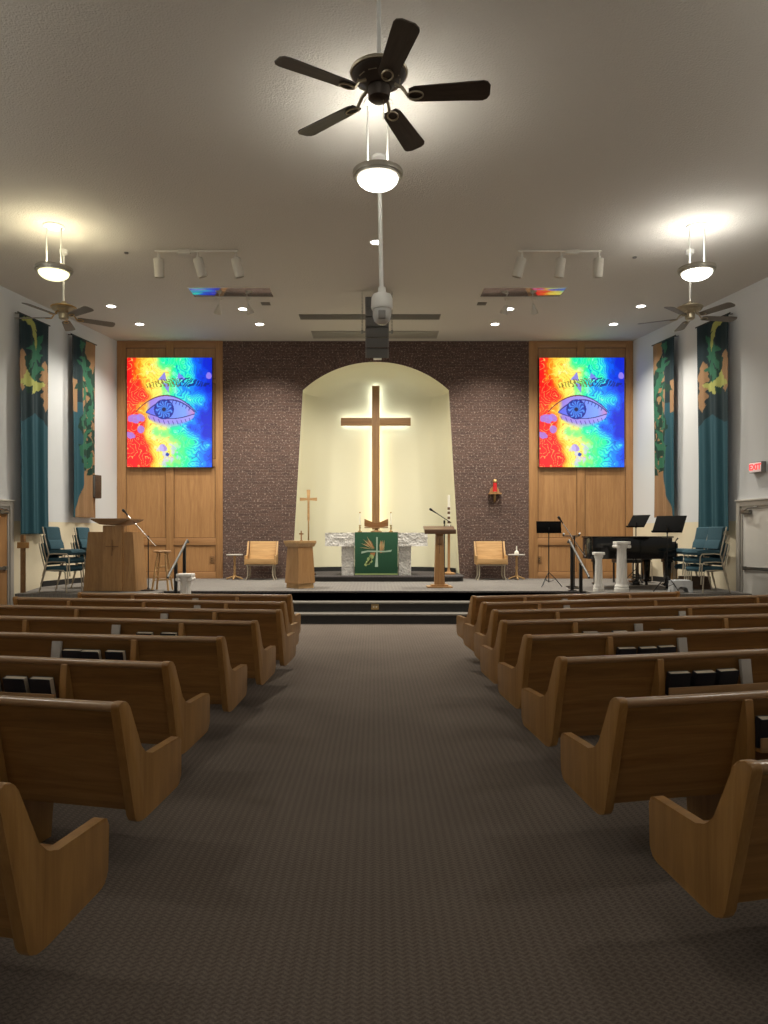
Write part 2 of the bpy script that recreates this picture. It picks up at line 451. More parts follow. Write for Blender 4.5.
# dais in front of and inside the niche, rounded front corners
b = MB(); ol = []
dx0, dx1, dy = -1.96, 2.01, 16.6
for k in range(9):
    a = PI + PI / 2 * k / 8; ol.append((dx0 + .3 + .3 * math.cos(a), dy + .3 + .3 * math.sin(a)))
for k in range(9):
    a = -PI / 2 + PI / 2 * k / 8; ol.append((dx1 - .3 + .3 * math.cos(a), dy + .3 + .3 * math.sin(a)))
ol += [(dx1, 19.3), (dx0, 19.3)]
b.prism(ol, 'z', PZ, DZ - .03)
d = b.build('floor_dais', M['rubber'], smooth=0); struct(d)
b = MB(); ol2 = [((x + (.02 if x > 0 else -.02)) if y < 17.7 else x, y - (.02 if y < 17 else 0)) for x, y in ol]
b.prism(ol2, 'z', DZ - .03, DZ); b.build('dais_carpet', M['daiscarpet'], d, smooth=0)

# baseboards along side walls on the platform
for sd, nm in ((-1, 'left'), (1, 'right')):
    b = MB()
    b.prism([(sd * (HW - .03), YW - .03), (sd * (wallx(15) - .03), 15.0), (sd * (wallx(15) + .01), 15.0), (sd * (HW + .01), YW - .03)], 'z', PZ, PZ + .11)
    struct(b.build('baseboard_' + nm, M['blackmatte'], smooth=0))

# outlet plates
def plate(x, y, z, w=.07, h=.115, label='', mat='brass', cat='outlet', horiz=False):
    t = thing('outlet_plate', label, cat, (x, y, z))
    if horiz: w, h = h, w
    MB().box(-w / 2, w / 2, -.012, .003, -h / 2, h / 2, .004).build('plate', M[mat], t)
    for k in (-1, 1):
        c = (0, k * .026) if not horiz else (k * .026, 0)
        MB().box(c[0] - .014, c[0] + .014, -.016, -.010, c[1] - .012, c[1] + .012, .003).build('socket', M['blackmatte'] if mat != 'brass' else M['wax'], t)
plate(-3.92, YW, .98, .11, .17, 'brown outlet plate low on the left wood panelled wall', 'pulpit_dark')
plate(3.95, YW, .98, .11, .17, 'brown outlet plate low on the right wood panelled wall', 'pulpit_dark')
plate(.0, 13.52, .27, .10, .14, 'small brass outlet plate on the middle riser of the chancel steps', 'brass', 'outlet', True)

# ------------------------------------------------------------------ side doors (in the splayed walls)
def door(sd, num):
    yc = 13.56
    root = bpy.data.objects.new('door_%d' % num, None); COL.objects.link(root); struct(root)
    X = wallx(yc)
    root.location = (sd * X, yc, 0)
    root.rotation_euler = (0, 0, sd * WA)            # local y runs along the wall, local -x*sd into the room
    W_ = .48; H = 2.10
    b = MB()
    def bx(bb, t0, t1, y0, y1, z0, z1, bv=.006):
        a, c = sorted((-sd * t0, -sd * t1)); bb.box(a, c, y0, y1, z0, z1, bv)
    bx(b, -.02, .05, W_, W_ + .10, 0, H + .12); bx(b, -.02, .05, -W_ - .10, -W_, 0, H + .12); bx(b, -.02, .05, -W_, W_, H + .02, H + .12)
    bx(b, -.02, .03, W_ - .05, W_, 0, H + .02); bx(b, -.02, .03, -W_, -W_ + .05, 0, H + .02); bx(b, -.02, .03, -W_, W_, H - .03, H + .02)
    b.build('door_frame', M['trimgrey'], root)
    b = MB(); bx(b, -.02, .07, -W_ - .12, W_ + .12, H + .12, H + .15); b.build('head_moulding', M['doorpaint'], root)
    b = MB(); bx(b, .0, .015, -W_ + .05, W_ - .05, .01, H - .03, .002); b.build('door_leaf', M['doorpaint'] if sd > 0 else M['panel'], root)
    b = MB()
    bx(b, .03, .06, -W_ + .08, W_ - .08, .93, .99, .01); bx(b, .015, .065, W_ - .16, W_ - .08, .92, 1.0, .01); bx(b, .015, .065, -W_ + .06, -W_ + .14, .92, 1.0, .01)
    b.build('push_bar', M['steel'], root)
    b = MB(); bx(b, .02, .08, .18, .42, H - .12, H - .05, .01)
    b.tube([(-sd * .05, .40, H - .08), (-sd * .12, .15, H - .02), (-sd * .06, -.02, H + .0)], .012)
    b.build('door_closer', M['steel'], root)
door(-1, 1); door(1, 2)

# exit sign on the right wall above the door
yc = 13.55
t = thing('exit_sign', 'lit red EXIT sign box on the right wall above the white side door', 'exit sign', (wallx(yc), yc, 2.82), WA)
MB().box(-.10, .0, -.16, .16, -.10, .10, .008).build('housing', M['greycase'], t)
MB().box(-.104, -.099, -.150, .150, -.088, .088, .002).build('face', M['exitface'], t)
def text_mesh(txt, size, name, mat, parent, loc, rot, ext=.002):
    cu = bpy.data.curves.new(name, 'FONT'); cu.body = txt; cu.size = size; cu.extrude = ext
    cu.align_x = 'CENTER'; cu.align_y = 'CENTER'; cu.offset = size * .02
    tmp = bpy.data.objects.new(name + '_tmp', cu); COL.objects.link(tmp)
    dg = bpy.context.evaluated_depsgraph_get(); dg.update()
    me = bpy.data.meshes.new_from_object(tmp.evaluated_get(dg))
    bpy.data.objects.remove(tmp, do_unlink=True)
    me.materials.clear(); me.materials.append(mat)
    o = bpy.data.objects.new(name, me); COL.objects.link(o); o.parent = parent; o.location = loc; o.rotation_euler = rot
    return o
text_mesh('EXIT', .15, 'letters', M['exitred'], t, (-.106, 0, 0), (R(90), 0, R(-90)))

# ------------------------------------------------------------------ picture screens
def fbm(x, y, s=1.0, o=4, seed=0):
    return noise.fractal(Vector((x * s + seed, y * s - seed, seed * .37)), 1.0, 2.0, o)
def lerp(a, b, t): return tuple(p + (q - p) * t for p, q in zip(a, b))
STOPS = [(0, (.93, .05, .12)), (.15, (.97, .14, .10)), (.22, (.99, .55, .10)), (.30, (.99, .88, .30)), (.44, (.90, .97, .50)), (.52, (.45, .93, .50)),
         (.60, (.12, .92, .62)), (.70, (.10, .90, .88)), (.80, (.05, .62, .95)), (.90, (.03, .33, .93)), (1.0, (.02, .15, .80))]
def ramp(t):
    t = max(0, min(1, t))
    for (a, ca), (b_, cb) in zip(STOPS, STOPS[1:]):
        if t <= b_: return lerp(ca, cb, (t - a) / (b_ - a))
    return STOPS[-1][1]
def bump2(u, v, x, y, sx, sy): return math.exp(-((u - x) / sx) ** 2 - ((v - y) / sy) ** 2)
def tri(u, v, a, b_, c):
    def s_(p, q): return (q[0] - p[0]) * (v - p[1]) - (q[1] - p[1]) * (u - p[0])
    x, y, z = s_(a, b_), s_(b_, c), s_(c, a); return (x > 0 and y > 0 and z > 0) or (x < 0 and y < 0 and z < 0)
def eye_col(u, v):                    # u 0..1 left to right, v 0..1 bottom to top; worked in display values
    y = v * 1.29
    n1 = fbm(u, y, 2.6, 3, 3.1); n2 = fbm(u, y, 7, 3, 8.2); n3 = fbm(u, y, 16, 3, 1.7)
    t = .06 + u * .92 + n1 * .16 + n2 * .10
    t += .16 * bump2(u, v, .95, .45, .22, .18) + .08 * bump2(u, v, .8, .72, .2, .06)
    t -= .16 * bump2(u, v, .62, .95, .14, .16) * 0 + .10 * bump2(u, v, .62, .18, .2, .2)
    t += .10 * bump2(u, v, .22, .88, .12, .14) - .08 * bump2(u, v, .12, .2, .14, .2)
    t = round(t * 18) / 18 * .5 + t * .5
    c = ramp(t)
    k = math.sin((n1 * 2 + n2 * .55 + u * .5) * 19)
    if .22 < t < .48 and k > .92: c = lerp(c, (.95, .45, .12), .6)
    elif t < .30 and k < -.955: c = lerp(c, (1, .90, .45), .7)
    elif t > .55 and t < .8 and k < -.85: c = lerp(c, (.55, 1, .80), .6)
    elif t > .62 and k > .86: c = lerp(c, (.04, .25, .75), .6)
    if n3 > .40 and .3 < t < .7: c = lerp(c, (1, 1, .9), .35)
    V_ = (.50, .48, .90)
    for T in (((.36, .80), (.44, .86), (.47, .79)), ((.40, .79), (.50, .75), (.49, .68)), ((.60, .87), (.66, .83), (.70, .795)), ((.60, .87), (.70, .795), (.61, .81))):
        if tri(u + n3 * .012, v + n2 * .01, *T): c = lerp(c, V_, .9)
    for (x, yy, r) in ((.08, .45, .06), (.15, .465, .04), (.04, .28, .05), (.16, .34, .03), (.42, .17, .03), (.97, .83, .03)):
        if math.hypot(u - x, (v - yy) * 1.29) + n2 * .04 < r: c = lerp(c, (.62, .50, .90), .85)
    yb = .745 + .035 * math.sin((u - .25) * 4.2)
    if .22 < u < .98 and abs(v - yb + n3 * .01) < .012 + .028 * max(0, math.sin((u - .20) / .8 * PI)):
        if math.sin(u * 150 + v * 150 * (1 if u < .6 else -1) + n3 * 5) > .0 + (.55 - u) * .9: c = lerp(c, (.04, .12, .45) if u > .62 else (.45, .40, .15), .8)
    dd = math.hypot(u - .47, (v - .115) * 1.29) + n3 * .012
    if dd < .022: c = lerp(c, (.10, .25, .70), .95)
    elif dd < .14 and n3 > .02 and v < .24: c = lerp(c, (.78, .75, .95), .65)
    ex0, ex1, ey = .22, .80, .50
    q = (u - ex0) / (ex1 - ex0); qq = max(0, min(1, q)); sq = math.sin(qq * PI)
    up = ey + .115 * sq ** .85; lo = ey - .05 * sq - .012 * qq
    fold = ey - .01 + .165 * max(0, math.sin(max(0, min(1, (q + .22) / 1.26)) * PI)) ** .8
    under = ey - .02 - .13 * sq ** .7
    if under < v < fold and 0 < q < 1.02:
        cc = lerp((.55, .45, .90), (.68, .60, .95), max(0, min(1, q)))
        w = .92 if v > lo - .04 else .92 * max(0, min(1, (v - under) / max(.001, lo - .04 - under)))
        c = lerp(c, cc, w * max(0, min(1, q / .10)) * max(0, min(1, (1.02 - q) / .05)))
    if -.2 < q < 1.03 and abs(v - fold) < .0055: c = (.40, .16, .22) if q < .5 else (.18, .16, .50)
    if lo < v < up and 0 < q < 1:
        c = lerp((.35, .38, .90), (.48, .62, .97), min(1, q * 1.3))
        if q > .80: c = lerp(c, (.80, .50, .75), min(1, (q - .8) * 5))
    if 0 < q < 1 and (abs(v - up) < .006 or abs(v - lo) < .004): c = (.16, .14, .48)
    if .05 < q < .95 and lo - .055 < v < lo - .02 and math.sin(u * 120 + v * 60) > .86: c = lerp(c, (.25, .18, .55), .8)
    if .3 < q < .9 and up - .035 < v < up - .006 and math.sin(u * 140 - v * 60) > .7: c = lerp(c, (.2, .2, .6), .8)
    ri = math.hypot(u - .435, (v - .528) * 1.29)
    if ri < .118:
        an = math.atan2(v - .528, u - .435)
        c = lerp((.07, .18, .66), (.34, .58, .93), .5 + .5 * math.sin(an * 13 + 3 * math.sin(ri * 60)))
        if ri > .098 - .01 * math.sin(an * 9): c = (.06, .14, .55)
        if ri < .055: c = lerp(c, (.20, .45, .85), .6)
        if ri < .024: c = (.03, .07, .30)
    return tuple(max(0, x) ** 2.2 for x in c)
def pic_mesh(name, w, h, nu, nv, colf, surf, mat):
    bm = bmesh.new(); lay = bm.loops.layers.float_color.new('Col')
    Vs = [[bm.verts.new(surf(i / nu, j / nv)) for i in range(nu + 1)] for j in range(nv + 1)]
    C = [[colf(i / nu, j / nv) for i in range(nu + 1)] for j in range(nv + 1)]
    for j in range(nv):
        for i in range(nu):
            f = bm.faces.new((Vs[j][i], Vs[j][i + 1], Vs[j + 1][i + 1], Vs[j + 1][i]))
            f.smooth = True
            for lp, (a, c) in zip(f.loops, ((i, j), (i + 1, j), (i + 1, j + 1), (i, j + 1))):
                lp[lay] = (*C[c][a], 1)
    me = bpy.data.meshes.new(name); bm.to_mesh(me); bm.free(); me.materials.append(mat)
    return me
SW, SH = 2.03, 2.62
pm = pic_mesh('screen_picture', SW, SH, 230, 296, eye_col, lambda u, v: ((u - .5) * SW, -.061, (v - .5) * SH), M['screen'])
for sd, x, wh in ((-1, -4.92, 'left'), (1, 4.95, 'right')):
    t = thing('video_screen', 'glowing multicoloured eye picture on the %s wood panelled wall' % wh, 'screen', (x, YW - .025, 4.51))
    MB().box(-SW / 2 - .006, SW / 2 + .006, -.06, 0, -SH / 2 - .006, SH / 2 + .006, .004).build('screen_casing', M['black'], t)
    o = bpy.data.objects.new('picture', pm); COL.objects.link(o); o.parent = t

# ------------------------------------------------------------------ big backlit cross in the niche
t = thing('wall_cross', 'tall wooden cross with glowing backlight in the cream niche', 'cross', (.02, 18.93, 0))
b = MB(); b.box(-.098, .098, -.07, 0, 1.72, 5.38, .006); b.build('upright', M['cross'], t)
b = MB(); b.box(-.89, -.099, -.07, 0, 4.365, 4.565, .006); b.box(.099, .89, -.07, 0, 4.365, 4.565, .006); b.build('crossbar', wood('cross_bar_oak', (.30, .165, .07), (.40, .225, .10), 'x', 1.0, .5), t)
b = MB(); b.box(-.08, -.06, .0, .03, 1.75, 4.33); b.box(.06, .08, .0, .03, 1.75, 4.33); b.build('light_strip', M['led_warm'], t)['label'] = 'warm backlight strip'
b = MB(); b.box(-.08, .08, .0, .03, 5.32, 5.35); b.box(-.08, -.06, .0, .03, 4.58, 5.31); b.box(.06, .08, .0, .03, 4.58, 5.31)
for z in (4.395, 4.525):
    for q in ((-.86, -.11), (.11, .86)): b.box(*q, .0, .03, z, z + .018)
b.build('light_strip', M['led_cool'], t)['label'] = 'cool white backlight strip'
for z in (2.2, 3.4, 4.465, 5.1): MB().box(-.03, .03, 0, .11, z - .03, z + .03).build('wall_bracket', M['black'], t)

# ------------------------------------------------------------------ altar
AY = 17.3
t = thing('altar_table', 'rough white stone altar table on the dais below the backlit cross', 'altar', (.03, AY, DZ))
def rough_box(b, x0, x1, y0, y1, z0, z1, amp=.015, step=.05):
    n0 = len(b.bm.verts)
    b.box(x0, x1, y0, y1, z0, z1)
    b.bm.verts.ensure_lookup_table(); vs = b.bm.verts[n0:]
    es = list({e for v in vs for e in v.link_edges})
    bmesh.ops.subdivide_edges(b.bm, edges=es, cuts=int(max(x1 - x0, z1 - z0) / step), use_grid_fill=True)
    b.bm.verts.ensure_lookup_table()
    for v in b.bm.verts[n0:]:
        if v.co.z > z1 - .002 or v.co.z < z0 + .002: continue
        f = noise.noise(v.co * 9) + .5 * noise.noise(v.co * 23)
        v.co.y += amp * f * (1 if v.co.y < (y0 + y1) / 2 else -1); v.co.x += amp * .6 * noise.noise(v.co * 11 + Vector((3, 1, 7)))
b = MB(); rough_box(b, -1.17, 1.17, -.40, .40, .67, .98); b.build('altar_top', M['marble'], t, smooth=25)
for x in (-.66, .66):
    b = MB(); rough_box(b, x - .14, x + .14, -.28, .28, 0, .67); b.build('leg', M['marble'], t, smooth=25)
# green frontal with embroidery
fr = MB()
fr.box(-.49, .49, -.43, -.417, .02, .985, .003); fr.box(-.49, .49, -.43, .42, .983, .992, .003)
f = fr.build('altar_cloth', M['green'], loc=(.03, AY, DZ)); tag(f, 'dark green altar cloth with embroidered cross hanging over the stone altar', 'altar cloth')
b = MB()
b.prism([(-.005, .88), (.035, .88), (.03, .55), (.04, .20), (-.03, .20), (-.0, .55)], 'y', -.436, -.429)
b.prism([(-.34, .50), (-.34, .55), (-.2, .575), (.2, .565), (.36, .59), (.33, .545), (.2, .535), (-.2, .54)], 'y', -.4365, -.429)
b.build('embroidered_cross', M['mintthread'], f)
b = MB()
for k in range(7):
    a = R(118 + k * 9); L_ = .33
    if k % 2: continue
    x0, z0 = -.06, .60
    p = [(x0, z0), (x0 + L_ * .6 * math.cos(a) - .012, z0 + L_ * .6 * math.sin(a)), (x0 + L_ * math.cos(a), z0 + L_ * math.sin(a)), (x0 + L_ * .6 * math.cos(a) + .014, z0 + L_ * .6 * math.sin(a) + .01)]
    b.prism(p, 'y', -.435, -.429)
for k in range(3):
    x0 = .09 + k * .04
    b.prism([(x0, .5), (x0 - .012, .7), (x0 + .01, .82), (x0 + .014, .7)], 'y', -.435, -.429)
b.build('embroidered_wheat', M['goldthread'], f)
b = MB()
for k in range(4):
    a = R(124 + k * 10); x0, z0 = -.04, .62; L_ = .27
    b.prism([(x0, z0), (x0 + L_ * .6 * math.cos(a) - .02, z0 + L_ * .6 * math.sin(a)), (x0 + L_ * math.cos(a), z0 + L_ * math.sin(a)), (x0 + L_ * .6 * math.cos(a) + .02, z0 + L_ * .6 * math.sin(a) + .015)], 'y', -.433, -.429)
b.prism([(.08, .52), (.07, .70), (.12, .79), (.16, .66), (.13, .52)], 'y', -.433, -.429)
b.prism([(-.14, .52), (-.02, .53), (-.05, .44), (-.11, .42)], 'y', -.434, -.429)
b.build('embroidered_grain', M['rustthread'], f)
b = MB()
for (x, z, r) in ((-.11, .43, .055), (-.16, .37, .055), (-.13, .33, .045), (-.20, .30, .045), (-.24, .25, .035), (-.18, .28, .035)):
    b.prism([(x + r * math.cos(q * PI / 5), z + r * math.sin(q * PI / 5)) for q in range(10)], 'y', -.4345, -.429)
b.build('embroidered_grapes', M['grapethread'], f)
b = MB(); b.box(-.49, .49, -.434, -.4295, .02, .05); b.build('fringe', M['grapethread'], f)

# missal stand
t = thing('missal_stand', 'open wooden book stand on the altar at the foot of the tall cross', 'book stand', (.03, 17.12, DZ + .992))
b = MB()
b.lathe([(.13, 0), (.13, .02), (.05, .04), (.035, .08), (.05, .10)], 20)
b.build('pedestal', M['cross'], t)
b = MB()
for s_ in (-1, 1):
    b.prism([(0, .10), (s_ * .275, .135), (s_ * .275, .31), (0, .20)], 'y', -.03, .0)
b.build('book_rest', wood('missal_oak', (.22, .10, .035), (.36, .17, .06), 'x', 1.3, .35, .2), t)
b = MB(); b.box(-.275, .275, -.07, .0, .095, .12, .004); b.build('ledge', M['cross'], t)

# altar candles
def altar_candle(x, lab):
    t = thing('altar_candle', lab, 'candle', (x, 17.2, DZ + .992), 0, 'candles on the altar')
    MB().lathe([(0, 0), (.055, 0), (.05, .02), (.02, .035), (.014, .08), (.03, .10), (.014, .12), (.018, .15), (.038, .165), (.02, .17), (0, .17)], 20).build('candlestick', M['brass'], t)
    MB().lathe([(0, .17), (.013, .17), (.012, .44), (.0, .45)], 12).build('taper', M['wax'], t)
    MB().lathe([(0, .44), (.016, .44), (.018, .46), (.004, .475), (0, .475)], 12).build('follower', M['brass'], t)
altar_candle(-.35, 'white taper on a brass candlestick, left of the book stand')
altar_candle(.37, 'white taper on a brass candlestick, right of the book stand')

# ------------------------------------------------------------------ processional crosses
def standing_cross(loc, h, cw, lab, mat, base=True, bar_z=None, w=.06, name='processional_cross'):
    t = thing(name, lab, 'cross', loc)
    MB().box(-.018, .018, -.018, .018, .03, h - .75, .004).build('staff', M['brass'] if mat == 'ltwood' else M[mat], t)
    b = MB(); b.prism([(-w / 2 - .012, h), (w / 2 + .012, h), (w / 2 - .006, h - .3), (w / 2 - .004, h - .70), (0, h - .8), (-w / 2 + .004, h - .70), (-w / 2 + .006, h - .3)], 'y', -.025, .025, bev=.004)
    b.build('cross_upright', M[mat], t)
    b = MB(); z = h - .22
    b.prism([(-cw / 2, z - .038), (-cw / 2, z + .038), (0, z + .022), (cw / 2, z + .038), (cw / 2, z - .038), (0, z - .022)], 'y', -.022, .022, bev=.003)
    b.build('cross_arm', M[mat], t)
    MB().box(-.17, .17, -.17, .17, 0, .04, .006).build('base', M['darkwood'], t)
standing_cross((-1.55, 17.25, DZ), 1.98, .40, 'tall slim wooden processional cross standing in front of the niche', 'ltwood')
# dark wood cross by the left side wall, standing on the main floor
t = thing('processional_cross', 'dark wooden cross on a pole beside the left side door below the banner', 'cross', (-6.42, 13.5, 0), R(-12))
MB().box(-.035, .035, -.03, .03, .04, 1.58, .004).build('staff', M['pulpit_dark'], t)
MB().box(-.10, .10, -.035, .035, 1.34, 1.45, .004).build('cross_arm', M['pew_end'], t)
MB().box(-.18, .18, -.18, .18, 0, .05, .006).build('base', M['pulpit_dark'], t)

# ------------------------------------------------------------------ pulpit, font, lectern
t = thing('pulpit', 'large tapered oak pulpit on the left side of the platform', 'pulpit', (-4.93, 14.08, PZ), R(-4))
def frustum(b, wb, wt, db, dt, z0, z1, bev=.006, yo=0):
    bm = b.bm
    lo = [bm.verts.new(c) for c in ((-wb / 2, -db / 2 + yo, z0), (wb / 2, -db / 2 + yo, z0), (wb / 2, db / 2 + yo, z0), (-wb / 2, db / 2 + yo, z0))]
    hi = [bm.verts.new(c) for c in ((-wt / 2, -dt / 2 + yo, z1), (wt / 2, -dt / 2 + yo, z1), (wt / 2, dt / 2 + yo, z1), (-wt / 2, dt / 2 + yo, z1))]
    fs = [bm.faces.new(lo), bm.faces.new(hi)] + [bm.faces.new((lo[i], lo[(i + 1) % 4], hi[(i + 1) % 4], hi[i])) for i in range(4)]
    if bev: bmesh.ops.bevel(bm, geom=list({e for f in fs for e in f.edges}), offset=bev, segments=2, affect='EDGES')
b = MB(); frustum(b, 1.02, .86, .56, .50, 0, 1.11); b.build('body', M['pulpit'], t)
b = MB(); frustum(b, .38, .38, .10, .10, .0, 1.22, .006, -.27); b.build('front_pilaster', M['pulpit'], t, loc=(.06, 0, 0)).rotation_euler = (R(-1.6), 0, 0)
b = MB(); b.prism([(-.33, 1.36), (.42, 1.36), (.42, 1.33), (.25, 1.26), (.12, 1.235), (-.04, 1.235), (-.16, 1.25), (-.33, 1.335)], 'y', -.36, .30, bev=.006); b.build('desk_top', M['pulpit_dark'], t)
b = MB(); b.box(-.12, .12, -.375, -.365, .83, .845); b.box(-.008, .008, -.375, -.365, .66, .96); b.build('carved_cross', M['pulpit_dark'], t).location = (.06, .055, 0)

# pulpit gooseneck + stand microphone
def mic_stand(loc, lab, pole_h, tail, tip, base='round', pole_mat='black', boom_mat='chrome', tripod=False):
    t = thing('microphone_stand', lab, 'microphone stand', loc)
    MB().tube([(0, 0, .02), (0, 0, pole_h)], .011, 8).build('pole', M[pole_mat], t)
    b = MB()
    if tripod:
        for k in range(3):
            a = 2 * PI * k / 3 + .5; b.tube([(0, 0, .10), (.28 * math.cos(a), .28 * math.sin(a), .012)], .009, 8)
        b.tube([(0, 0, .06), (0, 0, .14)], .018, 8)
    else:
        b.lathe([(0, 0), (.13, 0), (.13, .015), (.03, .03), (.015, .06), (0, .06)], 24)
    b.build('base', M['black'], t)
    MB().tube([tail, tip], .009, 8).build('boom', M[boom_mat], t)
    MB().tube([(0, 0, pole_h - .04), (0, 0, pole_h + .03)], .02, 8).build('clutch', M['black'], t)
    T = Vector(tip); D = (T - Vector(tail)).normalized()
    MB().tube([T, T + D * .10, T + D * .11, T + D * .15, T + D * .165], [.012, .018, .026, .026, .012], 12).build('microphone', M['black'], t)
mic_stand((-4.29, 14.0, PZ), 'chrome boom microphone stand leaning over the large pulpit', 1.01, (.16, -.05, .84), (-.40, .05, 1.42))
# front font / small pulpit left of the centre
t = thing('baptismal_font', 'faceted oak font stand with a small cross on top, left of the altar', 'font', (-1.49, 14.75, PZ))
b = MB()
def hexfr(b, w0, w1, z0, z1, d0=.24, d1=.24):
    bm = b.bm
    def ring(w, d, z): return [bm.verts.new(c) for c in ((-w / 2, -d * .1, z), (0, -d, z), (w / 2, -d * .1, z), (w / 2 * .85, d, z), (-w / 2 * .85, d, z))]
    A = ring(w0, d0, z0); B = ring(w1, d1, z1)
    bm.faces.new(A); bm.faces.new(B)
    for i in range(5): bm.faces.new((A[i], A[(i + 1) % 5], B[(i + 1) % 5], B[i]))
hexfr(b, .60, .50, .10, .84, .36, .34); b.build('body', M['pulpit'], t, smooth=10)
b = MB(); hexfr(b, .54, .54, 0, .10, .30, .30); b.build('plinth', M['ltwood'], t, smooth=10)
b = MB(); hexfr(b, .56, .64, .82, .89, .36, .42); hexfr(b, .65, .65, .89, .935, .42, .42); b.build('top', M['ltwood'], t, smooth=10)
t = thing('table_cross', 'small wooden cross standing on the oak font stand', 'cross', (-1.47, 14.75, PZ + .935))
MB().box(-.012, .012, -.01, .01, 0, .20, .002).build('upright', M['pew_end'], t)
MB().box(-.045, .045, -.01, .01, .125, .15, .002).build('arm', M['pew_end'], t)
MB().box(-.03, .03, -.03, .03, 0, .012, .002).build('base', M['pew_end'], t)

t = thing('lectern', 'wooden lectern with dark slanted top right of the altar', 'lectern', (1.29, 14.85, PZ))
b = MB()
b.prism([(-.10, .05), (.10, .05), (.075, 1.10), (-.075, 1.10)], 'y', -.10, .10, bev=.008); b.build('column', M['pulpit'], t)
b = MB(); b.box(-.25, .25, -.20, .20, 0, .03, .006); b.box(-.17, .17, -.15, .15, .03, .06, .006); b.build('base', M['pulpit'], t)
b = MB(); b.prism([(-.24, 1.09), (.24, 1.20), (.24, 1.23), (-.24, 1.12)], 'x', -.31, .31, bev=.006); b.box(-.31, .31, -.255, -.225, 1.07, 1.16, .005); b.build('desk_top', M['lectern_top'], t)
b = MB(); b.box(-.008, .008, -.107, -.10, .68, .98); b.box(-.035, .035, -.107, -.10, .86, .874); b.build('carved_cross', M['pulpit_dark'], t)
mic_stand((1.42, 15.15, PZ), 'microphone stand with angled boom just behind the lectern', 1.32, (.14, .0, 1.30), (-.17, -.02, 1.50), boom_mat='black')

# paschal candle
t = thing('paschal_candle', 'tall patterned white candle on a wooden stand right of the altar', 'candle', (1.74, 17.45, DZ))
b = MB(); b.lathe([(0, 0), (.16, 0), (.16, .03), (.05, .06), (.03, .10), (.03, .95), (.06, 1.0), (.07, 1.08), (.05, 1.10), (0, 1.10)], 16); b.build('stand', M['pulpit'], t)
MB().lathe([(0, 1.10), (.03, 1.10), (.03, 1.86), (.0, 1.87)], 16).build('candle', M['wax'], t)
for z in (1.20, 1.30, 1.42, 1.52): MB().lathe([(.0305, z), (.032, z), (.032, z + .06), (.0305, z + .06)], 16).build('candle_band', M['lectern_top'], t)
b = MB()
for k in range(14):
    a = k * 2.4; r = .05 + .05 * random.random()
    b.tube([(0, 0, 1.08), (r * .6 * math.cos(a), r * .6 * math.sin(a), 1.10 + .05 * random.random()), (r * math.cos(a), r * math.sin(a), 1.08 + .08 * random.random())], .008, 5)
b.build('sprig', M['black'], t)

# ------------------------------------------------------------------ wooden clergy chairs
def clergy_chair(x, lab):
    t = thing('clergy_chair', lab, 'chair', (x, 17.35, PZ), 0, 'wide wooden chairs by the brick wall')
    b = MB(); b.prism([(.10, .42), (.25, .90), (.28, .90), (.13, .42)], 'x', -.31, .31, bev=.006); b.build('backrest', M['ltwood'], t)
    b = MB(); b.box(-.32, .32, -.24, .16, .40, .44, .008); b.build('seat', M['ltwood'], t)
    for s_ in (-1, 1):
        b = MB(); b.prism([(-.24, .36), (.16, .36), (.27, .90), (.20, .90), (.05, .57), (-.24, .57)], 'x', s_ * .345 - .018, s_ * .345 + .018, bev=.006)
        b.build('side_panel', M['ltwood'], t)
    b = MB(); b.box(-.33, .33, -.26, -.235, .37, .50, .004)
    b.build('front_board', M['ltwood'], t)
    for s_ in (-1, 1):
        for y in (-.20, .15):
            b = MB(); b.tube([(s_ * .31, y, .37), (s_ * .29, y, .30), (s_ * .29, y, .10), (s_ * .33, y - .02, .0)], .016, 8); b.build('leg', M['chairframe'], t)
    b = MB(); b.tube([(-.31, -.2, .35), (.31, -.2, .35)], .014, 8); b.build('rail', M['chairframe'], t)
clergy_chair(-2.66, 'wide light oak chair against the brick, left of the niche')
clergy_chair(2.71, 'wide light oak chair against the brick, right of the niche')
def side_table(x, lab):
    t = thing('pedestal_table', lab, 'table', (x, 17.4, PZ), 0, 'small pedestal tables')
    b = MB(); b.lathe([(0, .565), (.19, .565), (.2, .58), (.19, .595), (0, .595)], 28); b.build('table_top', M['card'], t)
    b = MB(); b.lathe([(.02, .05), (.035, .08), (.03, .14), (.022, .2), (.035, .28), (.022, .34), (.03, .44), (.022, .5), (.05, .565)], 16); b.build('pedestal', M['ltwood'], t)
    b = MB()
    for a in (0, PI / 2, PI, 3 * PI / 2):
        b.tube([(0, 0, .08), (.10 * math.cos(a), .10 * math.sin(a), .05), (.19 * math.cos(a), .19 * math.sin(a), .015)], [.025, .02, .015], 8)
    b.build('foot', M['ltwood'], t)
side_table(-3.30, 'small turned pedestal table left of the left oak chair, nothing on it')
side_table(3.33, 'small turned pedestal table with a white vessel right of the right oak chair')
t = thing('white_vessel', 'small white vase on the right pedestal table', 'vase', (3.33, 17.4, PZ + .595))
MB().lathe([(0, 0), (.05, 0), (.055, .03), (.04, .07), (.014, .09), (.012, .18), (.0, .19)], 20).build('body', M['wax'], t)

